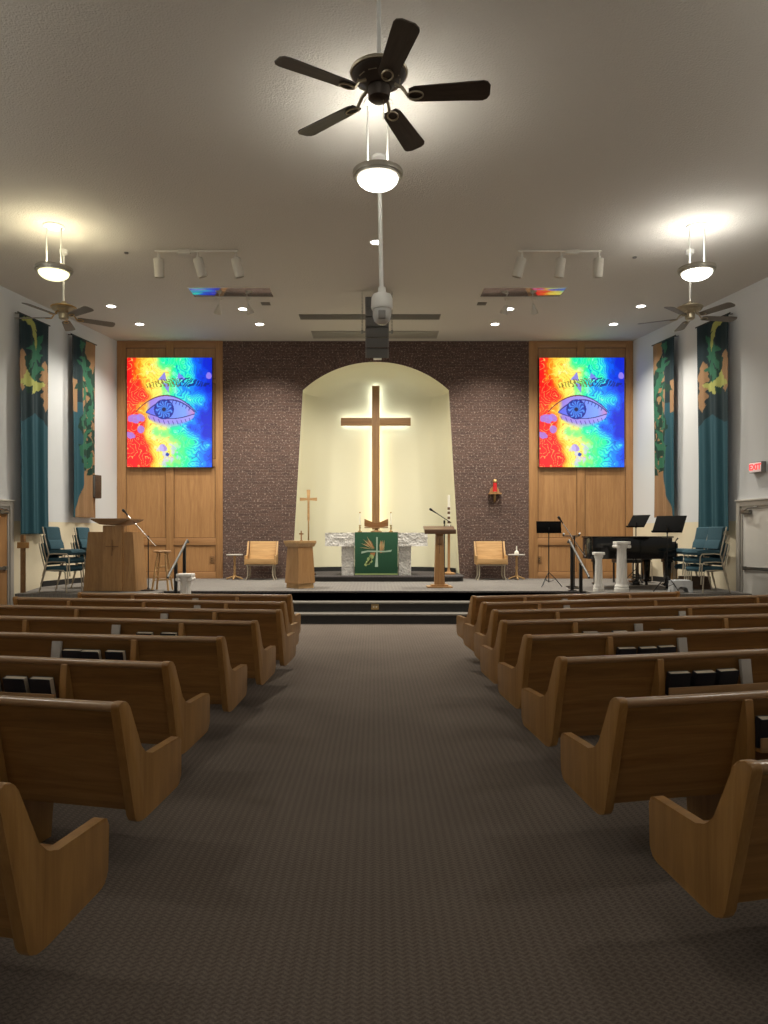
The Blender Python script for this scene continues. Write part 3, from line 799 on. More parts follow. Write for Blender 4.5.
# sanctuary lamp on the brick wall
t = thing('wall_candle_sconce', 'brass bracket shelf on the brick wall holding the red candle', 'sconce', (2.87, YW, 2.58))
MB().prism([(-.12, .0), (.12, .0), (.10, .10), (.05, .16), (-.05, .16), (-.10, .10)], 'y', -.04, 0, bev=.005).build('back_plate', M['pulpit'], t)
MB().prism([(-.15, 0), (.15, 0), (.15, -.03), (-.15, -.03)], 'y', -.18, 0, bev=.005).build('shelf', M['pulpit'], t)
b = MB(); b.tube([(0, -.02, -.20), (0, -.08, -.18), (0, -.13, -.09), (0, -.15, -.03)], .018, 8); b.tube([(0, -.01, -.22), (0, -.01, -.03)], .02, 8); b.build('bracket', M['brass'], t)
t = thing('sanctuary_lamp', 'red glass candle lamp on the wall bracket right of the niche', 'candle lamp', (2.87, YW - .10, 2.58))
MB().lathe([(0, 0), (.055, 0), (.05, .03), (.045, .27), (.0, .27)], 20).build('glass', M['red'], t)
MB().lathe([(.048, .25), (.058, .26), (.055, .30), (.03, .33), (.0, .34)], 20).build('cap', M['brass'], t)
MB().lathe([(0, 0), (.065, 0), (.065, .02), (.055, .03), (0, .03)], 20).build('base', M['brass'], t)

# ------------------------------------------------------------------ stool
t = thing('bar_stool', 'round wooden stool between the large pulpit and the handrail', 'stool', (-4.05, 14.1, PZ))
MB().lathe([(0, .715), (.15, .715), (.165, .73), (.165, .745), (.15, .755), (0, .755)], 28).build('seat', M['pulpit'], t)
for k in range(4):
    a = PI / 4 + k * PI / 2
    MB().tube([(.10 * math.cos(a), .10 * math.sin(a), .72), (.215 * math.cos(a), .215 * math.sin(a), 0)], [.016, .019], 10).build('leg', M['ltwood'], t)
b = MB()
def lp(k, z): a = PI / 4 + k * PI / 2; r = .10 + (.115) * (.72 - z) / .72; return (r * math.cos(a), r * math.sin(a), z)
for k, (z0) in enumerate((.45, .38, .45, .38)): b.tube([lp(k, z0), lp(k + 1, z0)], .010, 8)
for k, (z0) in enumerate((.20, .26, .20, .26)): b.tube([lp(k, z0), lp(k + 1, z0)], .010, 8)
b.build('rung', M['ltwood'], t)

# ------------------------------------------------------------------ handrails at the steps
def handrail(x, lab, matr):
    t = thing('handrail', lab, 'handrail', (x, 0, 0))
    b = MB(); b.tube([(0, 14.25, 1.44), (0, 14.18, 1.48), (0, 13.3, 1.06), (0, 12.95, .90), (0, 12.86, .84)], .022, 10); b.build('grab_rail', M[matr], t)
    for y, z0, z1 in ((13.98, PZ, 1.37), (13.38, .15, 1.08)):
        b = MB(); b.box(-.028, .028, y - .028, y + .028, z0 if y > 13.6 else .177, z1, .004); b.build('post', M['black'], t)
    b = MB(); b.box(-.07, .07, 13.91, 14.05, PZ, PZ + .015, .004); b.box(-.07, .07, 13.31, 13.45, .177, .192, .004); b.build('base_plate', M['black'], t)
handrail(-3.60, 'black metal handrail at the left end of the steps', 'railgrey')
handrail(3.72, 'black metal handrail at the right end of the steps', 'railgrey')

# ------------------------------------------------------------------ plaster columns
def column(x, y, z, h, r, ionic, lab):
    t = thing('plaster_column', lab, 'column', (x, y, z), 0, 'white plaster columns')
    MB().lathe([(0, 0), (r * 1.45, 0), (r * 1.45, .06), (r * 1.3, .07), (r * 1.35, .10), (r * 1.12, .13), (r * 1.08, .15), (0, .15)], 28).build('base', M['plaster'], t)
    b = MB(); n = 48; prof = [(.14, 1.06), (.3, 1.0), (h - .16, .88), (h - .12, .95)]
    rings = []
    for z_, f in prof:
        rings.append([b.bm.verts.new((r * f * (1 - .06 * (k % 4 == 0)) * math.cos(2 * PI * k / n), r * f * (1 - .06 * (k % 4 == 0)) * math.sin(2 * PI * k / n), z_)) for k in range(n)])
    for a, c in zip(rings, rings[1:]):
        for k in range(n): b.bm.faces.new((a[k], a[(k + 1) % n], c[(k + 1) % n], c[k]))
    b.build('shaft', M['plaster'], t, smooth=20)
    b = MB(); w = r * 1.35
    b.box(-w, w, -w, w, h - .05, h, .008); b.lathe([(r * .9, h - .13), (r * 1.2, h - .08), (r * 1.2, h - .05), (0, h - .05)], 24)
    if ionic:
        for s_ in (-1, 1):
            b.tube([(s_ * w * .82, -w, h - .09), (s_ * w * .82, w, h - .09)], w * .26, 14)
    b.build('capital', M['plaster'], t)
column(-3.25, 12.7, 0, .92, .098, True, 'white plaster column before the left handrail on the main floor')
column(4.17, 13.8, PZ, .73, .070, False, 'short white plaster column in front of the piano')
column(4.60, 13.8, PZ, .93, .094, True, 'tall white plaster column with scrolled capital in front of the piano')

# ------------------------------------------------------------------ music stands
def music_stand(x, y, lab, h, w=.50, dh=.30, tilt=-15, rz=0.0, fan=0.0):
    t = thing('music_stand', lab, 'music stand', (x, y, PZ), rz, 'black music stands')
    MB().tube([(0, 0, .10), (0, 0, h - .1)], .011, 8).build('pole', M['black'], t)
    for k in range(3):
        a = PI / 2 + 2 * PI * k / 3 + .25
        b = MB(); b.tube([(0, 0, .30), (.14 * math.cos(a), .14 * math.sin(a), .16), (.26 * math.cos(a), .26 * math.sin(a), .01)], .009, 6)
        b.tube([(0, 0, .10), (.14 * math.cos(a), .14 * math.sin(a), .16)], .006, 6); b.build('leg', M['black'], t)
    b = MB(); b.box(-w / 2, w / 2, -.004, .004, 0, dh, .002); b.box(-w / 2, w / 2, -.05, .004, -.004, .004, .001)
    o = b.build('desk', M['deskblack'], t, loc=(0, -.02, h - .14)); o.rotation_euler = (R(tilt), R(fan), 0)
    MB().tube([(0, 0, h - .16), (0, 0, h - .02)], .018, 8).build('clamp', M['black'], t)
music_stand(3.51, 14.95, 'black music stand left of the boom microphone, facing the pews', 1.23, .50, .24, -8)
music_stand(5.73, 16.25, 'small black music stand turned sideways, behind the closed piano', 1.36, .46, .34, -38, R(-58))
music_stand(5.38, 13.62, 'large black music stand in front of the keyboard end of the piano', 1.24, .56, .38, -36, R(-44))

# boom microphone right with silver arm + small black gear stands
mic_stand((3.92, 14.55, PZ), 'boom microphone stand with silver arm beside the right handrail', 1.0, (.22, 0, .62), (-.22, .03, 1.28))
t = thing('microphone_stand', 'low black double microphone stand behind the right handrail', 'microphone stand', (3.98, 14.95, PZ))
b = MB(); b.lathe([(0, 0), (.12, 0), (.12, .015), (.02, .03), (0, .03)], 20); b.build('base', M['black'], t)
MB().tube([(0, 0, .02), (0, 0, 1.03)], .011, 8).build('pole', M['black'], t)
b = MB(); b.tube([(-.18, 0, 1.03), (.14, 0, 1.03)], .011, 8); b.build('crossbar', M['black'], t)
b = MB(); b.tube([(-.18, 0, 1.03), (-.18, -.05, 1.08)], [.014, .024], 10); b.tube([(.14, 0, 1.03), (.14, -.05, 1.08)], [.014, .024], 10); b.build('microphone', M['black'], t)

# ------------------------------------------------------------------ grand piano (bass side to the camera, keys to the right)
t = thing('grand_piano', 'closed black grand piano on the right of the platform', 'piano', (4.99, 15.02, PZ))
b = MB()
def pout():
    pts = [(.78, -.72), (.78, .72), (.45, .72)]
    for k in range(1, 12):
        q = k / 12; x = .45 - 1.02 * q; y = .72 - .62 * (q ** 1.3) - .10 * math.sin(q * 2 * PI); pts.append((x, y))
    for k in range(7):
        a = PI * .45 + (PI * 1.0 - PI * .45) * k / 6 + 0
        pts.append((-.60 + .26 * math.cos(a), -.25 + .28 * math.sin(a)))
    pts += [(-.86, -.60), (-.80, -.72)]
    return pts
PO = pout()
sc = 1.03
b.prism([(x * .97, y * .99) for x, y in PO], 'z', .585, .995, bev=.006); b.build('case', M['piano'], t)
b = MB(); b.prism([(x * sc * .97, y * 1.01) for x, y in PO], 'z', .998, 1.025, bev=.005); b.build('lid', M['piano'], t)
b = MB(); b.box(.74, .84, -.71, .71, .62, .70, .006); b.box(.74, .84, -.71, -.66, .70, .92, .006); b.box(.74, .84, .66, .71, .70, .92, .006); b.build('key_bed', M['piano'], t)
b = MB(); b.box(.74, .83, -.65, .65, .70, .735, .002); k_ = b.build('white_keys', M['wax'], t)
b = MB()
for i in range(52):
    if i % 7 in (0, 1, 3, 4, 5): b.box(.74, .80, -.64 + i * .025 + .018, -.64 + i * .025 + .032, .735, .75)
b.build('black_keys', M['black'], t)
def pleg(x, y):
    b = MB(); b.box(x - .085, x + .085, y - .085, y + .085, .52, .66, .008); frpts = [(-.07, .52), (.07, .52), (.045, .09), (-.045, .09)]
    b.prism([(x + u, v) for u, v in frpts], 'y', y - .055, y + .055, bev=.006); b.box(x - .075, x + .075, y - .07, y + .07, .07, .11, .006)
    b.lathe([(0, 0), (.03, 0), (.03, .06), (.015, .075), (0, .075)], 12, center=(x, y, 0)); b.build('leg', M['piano'], t)
pleg(.72, -.55); pleg(.72, .55); pleg(-.62, -.42)
b = MB(); b.box(.25, .31, -.12, .12, .12, .16, .004)
for y in (-.1, .1): b.tube([(.28, y, .14), (.28, y * .6, .66)], .014, 8)
for y in (-.06, 0, .06): b.box(.31, .42, y - .012, y + .012, .05, .062, .003)
b.box(.20, .34, -.13, .13, .04, .12, .006); b.build('pedal_lyre', M['piano'], t)
# piano bench + tan chair behind
t = thing('piano_bench', 'low black bench seen under the piano', 'bench', (5.55, 16.25, PZ))
t.scale = (.72, 1, 1)
MB().box(-.42, .42, -.17, .17, .44, .52, .012).build('seat', M['black'], t)
for sx_ in (-1, 1):
    for sy in (-1, 1):
        MB().box(sx_ * .37 - .022, sx_ * .37 + .022, sy * .13 - .022, sy * .13 + .022, 0, .44, .003).build('leg', M['black'], t)
t = thing('metal_chair', 'tan folding metal chair standing behind the piano legs', 'chair', (6.05, 16.95, PZ))
MB().box(-.21, .21, -.2, .2, .43, .46, .01).build('seat', M['chairframe'], t)
for s_ in (-1, 1):
    MB().tube([(s_ * .22, -.22, 0), (s_ * .22, -.18, .43), (s_ * .22, .16, .45)], .013, 8).build('leg', M['chairframe'], t)
    MB().tube([(s_ * .22, .20, 0), (s_ * .22, .17, .46), (s_ * .2, .25, .85)], .013, 8).build('leg', M['chairframe'], t)
MB().box(-.2, .2, .22, .25, .62, .84, .008).build('backrest', M['chairframe'], t)
b = MB(); b.tube([(-.22, -.2, .12), (.22, -.2, .12)], .01, 8); b.build('stretcher', M['chairframe'], t)
# small black controller desk with box beside the piano
t = thing('small_stand_table', 'slim wooden stand between the piano and the right chair stacks', 'stand', (6.06, 15.0, PZ))
MB().box(-.06, .06, -.10, .10, .68, .705, .004).build('shelf', M['chairframe'], t)
for s_ in (-1, 1): MB().box(s_ * .04 - .014, s_ * .04 + .014, -.05, .05, 0, .68, .004).build('leg', M['ltwood'], t)
t = thing('audio_box', 'small black audio box with a short bent stem, right of the piano', 'audio box', (6.06, 15.0, PZ + .705))
MB().box(-.05, .05, -.08, .08, 0, .18, .008).build('body', M['blackmatte'], t)
MB().tube([(.02, 0, .18), (.03, 0, .22), (.08, 0, .28)], [.008, .008, .018], 8).build('stem', M['black'], t)
# plastic step stool, crate
t = thing('step_stool', 'small white plastic step stool in front of the right chair stacks', 'step stool', (5.62, 13.62, PZ))
b = MB(); b.box(-.15, .15, -.11, .11, .20, .225, .008); b.build('top', M['plastic'], t)
b = MB()
for s_ in (-1, 1):
    b.prism([(s_ * .15, .205), (s_ * .19, 0), (s_ * .11, 0), (s_ * .09, .07), (s_ * .05, .10), (0, .105), (0, .205)], 'y', -.115, -.105)
    b.prism([(s_ * .15, .205), (s_ * .19, 0), (s_ * .11, 0), (s_ * .09, .07), (s_ * .05, .10), (0, .105), (0, .205)], 'y', .105, .115)
    b.prism([(-.11, .205), (-.11, 0), (-.04, 0), (0, .07), (.04, 0), (.11, 0), (.11, .205)], 'x', s_ * .165 - .012, s_ * .165 + .012)
b.build('legs', M['plastic'], t)
t = thing('wooden_crate', 'dark brown wooden crate on the platform behind the right chair stacks', 'crate', (6.28, 14.55, PZ))
b = MB(); b.box(-.26, .26, -.14, .14, 0, .02); b.box(-.26, .26, -.14, -.12, .02, .24, .004); b.box(-.26, .26, .12, .14, .02, .24, .004); b.box(-.26, -.24, -.12, .12, .02, .24, .004); b.box(.24, .26, -.12, .12, .02, .24, .004)
b.build('box', M['darkwood'], t)

# ------------------------------------------------------------------ teal stacking chairs
def stack_chair_proto():
    """local: faces -y; origin on the floor"""
    t = thing('stacking_chair', 'x', 'chair', (0, 0, 0), 0, 'teal stacking chairs')
    # seat cushion with waterfall front
    b = MB(); pr = [(-.265, .385), (-.285, .43), (-.25, .475), (-.10, .49), (.12, .48), (.20, .475), (.21, .395), (.0, .385)]
    b.prism(pr, 'x', -.235, .235, bev=.02); b.build('seat', M['teal'], t)
    b = MB(); b.prism([(.19, .50), (.215, .60), (.245, .66), (.215, .67), (.175, .60), (.155, .50)], 'x', -.21, .21, bev=.012)
    b.prism([(.215, .675), (.25, .66), (.30, .88), (.285, .905), (.255, .89)], 'x', -.21, .21, bev=.014); b.build('backrest', M['teal'], t)
    for s_ in (-1, 1):
        x = s_ * .255
        b = MB(); b.tube([(x, -.25, 0), (x, -.225, .36), (x, -.19, .405), (x, .05, .41), (x, .16, .40)], .0125, 8); b.build('front_leg', M['chairframe'], t)
        b = MB(); b.tube([(x, .30, 0), (x, .17, .40), (x * .97, .235, .62), (x * .93, .31, .90)], .0125, 8); b.build('rear_leg', M['chairframe'], t)
    b = MB(); b.tube([(-.255, .10, .40), (.255, .10, .40)], .01, 8); b.tube([(-.255, -.15, .405), (.255, -.15, .405)], .01, 8); b.build('crossbar', M['chairframe'], t)
    return t
proto = stack_chair_proto(); first = True
def stack(x, y, rz, n, words, dz=.150, shift=.035):
    global first
    names = {3: ['bottom', 'middle', 'top']}[n]
    for k in range(n):
        dx = shift * k * math.sin(-rz) * -1; 
        # each chair sits a little forward of the one below
        fx = math.sin(rz) * shift * k; fy = -math.cos(rz) * shift * k
        loc = (x + fx, y + fy, PZ + dz * k)
        lab = 'teal stacking chair, %s of three in %s' % (names[k], words)
        if first: proto.location = loc; proto.rotation_euler = (0, 0, rz); proto['label'] = lab; first = False
        else: copy_tree(proto, None, loc, rz, lab)
stack(-5.80, 13.72, R(80), 3, 'the stack nearest the left wall banner')
stack(-5.66, 14.8, R(80), 3, 'the stack half hidden by the large pulpit')
stack(6.12, 13.66, R(-80), 3, 'the near stack by the right side door')
stack(6.22, 14.42, R(-80), 3, 'the farther stack behind the right door stack')

# ------------------------------------------------------------------ banners
def leafhit(u, v, L_):
    # u in metres across, v in metres down; leaf (cx,cy,angle,len,width,bend)
    cx, cy, an, ln, wd, bd = L_
    dx, dy = u - cx, v - cy; ca, sa = math.cos(an), math.sin(an)
    p = dx * ca + dy * sa; q = -dx * sa + dy * ca
    p = p / ln
    if not -1 < p < 1: return False
    q -= bd * (p * p - .35)
    ww = 1.35 * wd * (1 - abs(p) ** 1.8) * (.8 + .2 * math.cos(p * 9 + 1))
    return abs(q) < ww
NAVY = (.006, .026, .034); TEAL = (.016, .088, .120); TAN = (.35, .20, .095); GRN = (.026, .15, .082); DGR = (.006, .042, .026); LIME = (.42, .44, .12)
rb = random.Random(5)
def leaves(n, ux, vx, seed, ln=(.16, .30), wd=(.045, .085)):
    r = random.Random(seed); return [(r.uniform(*ux), vx[0] + (vx[1] - vx[0]) * (i + r.random()) / n, r.choice((.5, 1.2, 1.8, 2.5)) + r.uniform(-.3, .3), r.uniform(*ln), r.uniform(*wd), r.choice((-1, 1)) * r.uniform(.04, .13)) for i in range(n)]
B1_green = leaves(6, (.4, .62), (.42, 1.2), 11, (.2, .34), (.06, .10))
B1_lime = [(.32, .12, .25, .26, .07, .10), (.45, .34, 1.15, .28, .06, .08), (.30, 1.30, .05, .30, .085, .10), (.55, 1.34, 2.6, .26, .08, -.06), (.22, 1.22, 1.9, .18, .07, .05)]
B1_tan = [(.13, .98, 1.5, .32, .17, 0), (.76, 1.10, 1.6, .34, .17, 0), (.80, 1.50, 1.5, .30, .13, .05), (.10, 1.25, 1.5, .24, .12, 0)]
B1_dark = leaves(6, (.25, .65), (.8, 1.4), 21, (.2, .3), (.06, .10))
B2_green = leaves(15, (.38, .7), (.15, 2.7), 31, (.16, .28), (.05, .08)); B2_dark = leaves(26, (.35, .85), (.5, 2.9), 41, (.2, .34), (.05, .085))
def ban1(u, v, mir, W_, H_):
    if mir: u = 1 - u
    x, y = u * W_, (1 - v) * H_
    c = NAVY
    edge = 1.95 + .10 * math.sin(u * 7 + 1)
    if y > edge: c = TEAL
    if abs(y - edge) < .02: c = NAVY
    for l in B1_tan:
        if leafhit(x, y, l): c = TAN
    for l in B1_dark:
        if leafhit(x, y, l): c = DGR
    for l in B1_green:
        if leafhit(x, y, l): c = GRN
    for l in B1_lime:
        if leafhit(x, y, l): c = LIME
    return c
def ban2(u, v, mir, W_, H_):
    if mir: u = 1 - u
    x, y = u * W_, (1 - v) * H_
    q = y / H_
    e = .60 - .2 * math.sin(q * 4) if q < .2 else (.52 - .45 * max(0, .3 - abs(q - .30)) if q < .62 else .62 - .55 * ((q - .62) / .38) ** 1.6)
    c = TAN if u > e else (NAVY if q < .36 else TEAL)
    if .24 < q < .42 and u < .25: c = TAN
    for l in B2_dark:
        if leafhit(x, y, l): c = DGR
    for l in B2_green:
        if leafhit(x, y, l): c = GRN
    if .66 < q < .72 and leafhit(x, y, (.55 * W_, q * H_, .4, .2, .05, 0)): c = GRN
    return c
def banner(sd, y0, y1, z0, z1, fn, mir, lab, drift=0.0):
    W_ = math.hypot(y1 - y0, .2 * (y1 - y0)); H_ = z1 - z0; yc = (y0 + y1) / 2
    t = thing('wall_banner', lab, 'banner', (sd * (wallx(yc) - .14), yc, z0), sd * WA, 'tall fabric banners')
    # local y along wall (increasing towards the altar), local x = into wall * sd
    def surf(u, v):
        yy = (u - .5) * W_ if sd < 0 else (.5 - u) * W_
        w = (1 - v) ** .5
        x = .030 * math.sin(u * 15 + 1.3 + v) * (.25 + .75 * w) + .014 * math.sin(u * 33 + v * 3) * w
        pinch = 1 - .05 * w * (.5 + .5 * math.sin(v * 6))
        return (x, yy * pinch + drift * (1 - v), v * H_)
    me = pic_mesh('banner_cloth', W_, H_, 60, 240, lambda u, v: fn(u, v, mir, W_, H_), surf, M['banner'])
    o = bpy.data.objects.new('cloth', me); COL.objects.link(o); o.parent = t
    sm = o.modifiers.new('thick', 'SOLIDIFY'); sm.thickness = .006; sm.offset = 0
    b = MB(); b.tube([(0, -W_ / 2 - .03, H_ - .01), (0, W_ / 2 + .03, H_ - .01)], .014, 8)
    for q in (-1, 1): b.tube([(0, q * W_ * .42, H_ - .01), (sd * .14, q * W_ * .42, H_ + .01)], .01, 8)
    b.build('hanging_rod', M['black'], t)
banner(-1, 14.12, 15.02, 1.60, 5.84, ban1, False, 'left wall banner nearest the door, teal with lime leaves at the top')
banner(-1, 15.78, 16.66, 1.96, 5.87, ban2, False, 'left wall banner nearest the pictures, tan and teal with dark leaves')
banner(1, 14.18, 15.16, 1.66, 5.84, ban1, True, 'right wall banner nearest the door, teal with lime leaves at the top')
banner(1, 15.90, 16.72, 1.97, 5.87, ban2, True, 'right wall banner nearest the pictures, tan and teal with dark leaves')

# wall loudspeaker on the left wall
t = thing('wall_speaker', 'small dark loudspeaker on the left wall beside the tan and teal banner', 'loudspeaker', (-wallx(16.6) + .17, 16.6, 2.66), R(-20))
MB().box(-.085, .085, -.10, .10, -.26, .26, .012).build('cabinet', M['darkwood'], t)
MB().box(-.075, .075, -.112, -.099, -.24, .24, .006).build('grille', M['grille'], t)
MB().tube([(-.07, .05, -.1), (-.16, .0, -.12)], .02, 8).build('wall_bracket', M['black'], t)

# ------------------------------------------------------------------ ceiling things
def pendant(x, y, zr, lab, glow='glassglow', energy=150, col=(1, .93, .74), warm=True):
    t = thing('pendant_light', lab, 'pendant light', (x, y, ZC), 0, 'bowl pendant lights')
    h = ZC - zr
    MB().lathe([(0, 0), (.155, 0), (.155, -.015), (.13, -.03), (0, -.035)], 32).build('canopy', M['white'], t)
    for s_ in (-1, 1):
        MB().tube([(s_ * .11, 0, -.03), (s_ * .11, 0, -h + .01)], .011, 10).build('rod', M['white'], t)
    r = .265
    MB().lathe([(r - .045, -h - .045), (r - .02, -h - .045), (r - .015, -h - .02), (r + .002, -h - .02), (r + .008, -h + .0), (r + .004, -h + .03), (r - .02, -h + .035), (r - .045, -h + .03), (r - .045, -h - .045)], 44).build('rim', M['pewter'], t)
    MB().box(-r + .04, r - .04, -.012, .012, -h - .012, -h + .004).build('cross_bar', M['white'], t)
    prof = [((r - .045) * math.cos(a), -h - .04 - .115 * math.sin(a)) for a in [PI / 2 * k / 10 for k in range(11)]]
    prof[-1] = (0, prof[-1][1])
    MB().lathe(prof, 40).build('glass_bowl', M[glow], t)
    l = light('pendant_or_fill_bulb', 'POINT', (0, 0, -h - .005), energy, col, .12); l.parent = t
    return t
P_E = 34
pendant(.03, 7.97, 5.47, 'bowl pendant light below the ceiling fan at the room centre', 'glassglow_cool', P_E, (1, .97, .88))
pendant(-4.84, 11.15, 5.58, 'yellowish bowl pendant light on the left side of the ceiling', 'glassglow', P_E, (1, .90, .62))
pendant(4.85, 11.15, 5.58, 'white bowl pendant light on the right side of the ceiling', 'glassglow_cool', P_E, (1, .98, .92))
for x, y, nm in ((-6.2, 7.6, 'a'), (6.2, 7.6, 'b'), (-4.84, 4.7, 'c'), (4.84, 4.7, 'd'), (.03, 1.5, 'e'), (-4.84, -1.6, 'f'), (4.84, -1.6, 'g')):  # bare bulbs out of view, no fixtures; nearer ones added as fill light
    l = light('pendant_or_fill_bulb', 'POINT', (x, y, 5.45), {'a': 40, 'b': 40, 'c': 95, 'd': 95, 'e': 38, 'f': 60, 'g': 60}[nm], (1, .97, .88), .12)

def fan(x, y, zb, off, lab, mats=('fandark', 'fanblade', 'fanbrass'), D=1.52, rod='white', chain=False):
    t = thing('ceiling_fan', lab, 'ceiling fan', (x, y, zb), 0, 'five blade ceiling fans')
    h = ZC - zb
    MB().tube([(0, 0, .15), (0, 0, h - .04)], .016, 10).build('downrod', M[rod], t)
    MB().lathe([(0, h), (.07, h), (.065, h - .06), (.02, h - .09), (0, h - .09)], 24).build('canopy', M[rod], t)
    MB().lathe([(0, .20), (.03, .20), (.05, .16), (.14, .14), (.185, .11), (.19, .08), (.17, .05), (.12, .03), (.09, .0), (0, 0)], 40).build('motor_housing', M[mats[0]], t, loc=(0, 0, .06))
    b = MB(); b.lathe([(.185, .115), (.20, .11), (.205, .10), (.20, .088), (.185, .085)], 40)
    for k in range(10):
        a = 2 * PI * k / 10; b.box(-.03, .03, -.006, .006, -.005, .005, mat=Matrix.Translation((.145 * math.cos(a), .145 * math.sin(a), .045)) @ Matrix.Rotation(a + PI / 2, 4, 'Z'))
    b.build('trim_ring', M[mats[2]], t, loc=(0, 0, .06))
    MB().lathe([(0, -.10), (.05, -.10), (.075, -.08), (.08, -.02), (.075, .0), (0, .0)], 32).build('switch_cup', M[mats[0]], t, loc=(0, 0, .06))
    if chain:
        MB().tube([(.03, -.02, -.03), (.03, -.02, -.18)], .0025, 6).build('pull_chain', M[mats[2]], t)
    R_ = D / 2
    for k in range(5):
        a = off + 2 * PI * k / 5
        b = MB(); out = []
        w0, w1 = .066, .086
        out += [(.21, -w0 * .7), (.25, -w0)] + [(R_ - .05, -w1)] + [(R_ - .02, -w1 + .012), (R_, -w1 + .045), (R_, w1 - .045), (R_ - .02, w1 - .012)] + [(R_ - .05, w1), (.25, w0), (.21, w0 * .7)]
        b.prism(out, 'z', -.004, .004, mat=Matrix.Rotation(R(-12), 4, 'X'))
        bl = b.build('blade', M[mats[1]], t, rot=(0, 0, a))
        b = MB()
        ring = []
        for j in range(17): ring.append((.255 + .055 * math.cos(2 * PI * j / 16), .036 * math.sin(2 * PI * j / 16), -.012))
        b.tube(ring, .0065, 6, cap=False, mat=Matrix.Rotation(R(-12), 4, 'X'))
        b.tube([(.11, 0, .075), (.16, 0, .05), (.205, 0, -.010)], [.014, .012, .012], 8)
        b.build('blade_bracket', M[mats[2]], bl)
    return t
fan(.028, 5.2, 4.68, R(-77), 'dark five blade ceiling fan hanging at the room centre nearest the camera', D=1.55, chain=True)
fan(-5.09, 12.1, 5.14, R(33), 'ceiling fan with brass body near the left wall banners', ('fanbrass', 'fangrey', 'brass'), 1.62)
fan(5.15, 12.1, 5.14, R(8), 'ceiling fan with brass body near the right wall banners', ('fanbrass', 'fangrey', 'fanbrass'), 1.62)

# three-head track lights
def track(xc, y, tilts, lab, jx):
    t = thing('track_light', lab, 'track light', (xc, y, ZC), 0, 'three head track lights')
    MB().box(-.68, .68, -.018, .018, -.035, 0, .003).build('track', M['fixture'], t)
    MB().box(jx - .1, jx + .1, -.035, .035, -.06, 0, .005).build('junction_box', M['fixture'], t)
    for x, tl in zip((-.62, .02, .64), tilts):
        b = MB(); b.tube([(x, 0, -.03), (x, 0, -.13)], .014, 8); b.lathe([(0, -.10), (.025, -.10), (.025, -.14), (0, -.14)], 12, center=(x, 0, 0))
        hd = b.build('stem', M['fixture'], t)
        b = MB(); b.lathe([(0, 0), (.07, 0), (.082, -.02), (.082, -.30), (.07, -.305), (.068, -.26), (0, -.25)], 28)
        b.build('lamp_head', M['fixture'], t, loc=(x, 0, -.13), rot=(R(12), R(tl), 0))
track(-2.92, 12.1, (0, -14, -12), 'three cylinder track light left of centre on the ceiling', -.2)
track(3.02, 12.1, (14, 4, 0), 'three cylinder track light right of centre on the ceiling', .2)

# glossy recessed fixtures and little spot lamps beside them
for sd, nm in ((-1, 'left'), (1, 'right')):
    x0, x1 = (-3.52, -1.98) if sd < 0 else (2.05, 3.60)
    t = thing('recessed_fixture', 'glossy rectangular ceiling fixture on the %s, reflecting the picture screen' % nm, 'ceiling fixture', ((x0 + x1) / 2, 14.18, ZC))
    w = (x1 - x0) / 2
    MB().box(-w, w, -.27, .27, -.012, 0.0, .002).build('lens_panel', M['mirror'], t)
    b = MB()
    for q in ((-w - .012, w + .012, -.285, -.27), (-w - .012, w + .012, .27, .285), (-w - .012, -w, -.27, .27), (w, w + .012, -.27, .27)): b.box(*q, -.016, 0)
    b.build('frame', M['fixture'], t)
    for i, x in enumerate((-3.08, -2.52) if sd < 0 else (2.60, 3.12)):
        t = thing('spot_lamp', 'small swivel spot lamp on the ceiling, %s one beside the %s glossy fixture' % (('outer', 'inner')[i if sd < 0 else 1 - i], nm), 'spot lamp', (x, 14.62, ZC), 0, 'small swivel spot lamps')
        b = MB(); b.lathe([(0, 0), (.05, 0), (.05, -.02), (0, -.025)], 20); b.tube([(0, 0, -.02), (0, 0, -.12)], .010, 8); b.build('mount', M['fixture'], t)
        b = MB(); b.lathe([(0, 0), (.03, 0), (.04, -.06), (.075, -.15), (.075, -.18), (.065, -.18), (.06, -.15), (0, -.12)], 24)
        b.build('lamp_head', M['fixture'], t, loc=(0, 0, -.11), rot=(R(28), R(18 * (1 if i == 0 else -1)), 0))
    light('spot_beam', 'SPOT', (-2.75 if sd < 0 else 2.85, 14.7, ZC - .35), 110, (1, .93, .78), .05, (0.4 * -sd, 19, 2.6), 50, .6)

# round downlights
DL = [(-5.37, 15.06, 'left ceiling corner, nearer the camera'), (-5.2, 16.35, 'left ceiling corner, nearer the wood panelling'), (-2.55, 16.35, 'left of the hanging loudspeaker'), (-2.72, 15.25, 'behind the left spot lamps'),
      (5.41, 15.06, 'right ceiling corner, nearer the camera'), (5.27, 16.35, 'right ceiling corner, nearer the wood panelling'), (2.65, 16.35, 'right of the hanging loudspeaker'), (2.77, 15.25, 'behind the right spot lamps'),
      (0.02, 11.76, 'ceiling centre, seen below the central pendant'), (0.02, 16.9, 'ceiling centre, hidden behind the hanging loudspeaker')]
for i, (x, y, wh) in enumerate(DL):
    t = thing('downlight', 'lit round recessed downlight, ' + wh, 'downlight', (x, y, ZC), 0, 'round recessed downlights')
    MB().lathe([(.105, 0), (.115, -.002), (.112, -.012), (.09, -.010), (.085, 0.0)], 32).build('trim_ring', M['white'], t)
    MB().lathe([(0, -.004), (.088, -.004), (.088, 0), (0, 0)], 32).build('lens', M['lens'], t)
    l = light('downlight_beam', 'SPOT', (0, 0, -.03), {0: 330, 1: 360, 4: 330, 5: 360, 8: 650}.get(i, 560), (1, .93, .80), .08, None, 125, .8); l.parent = t
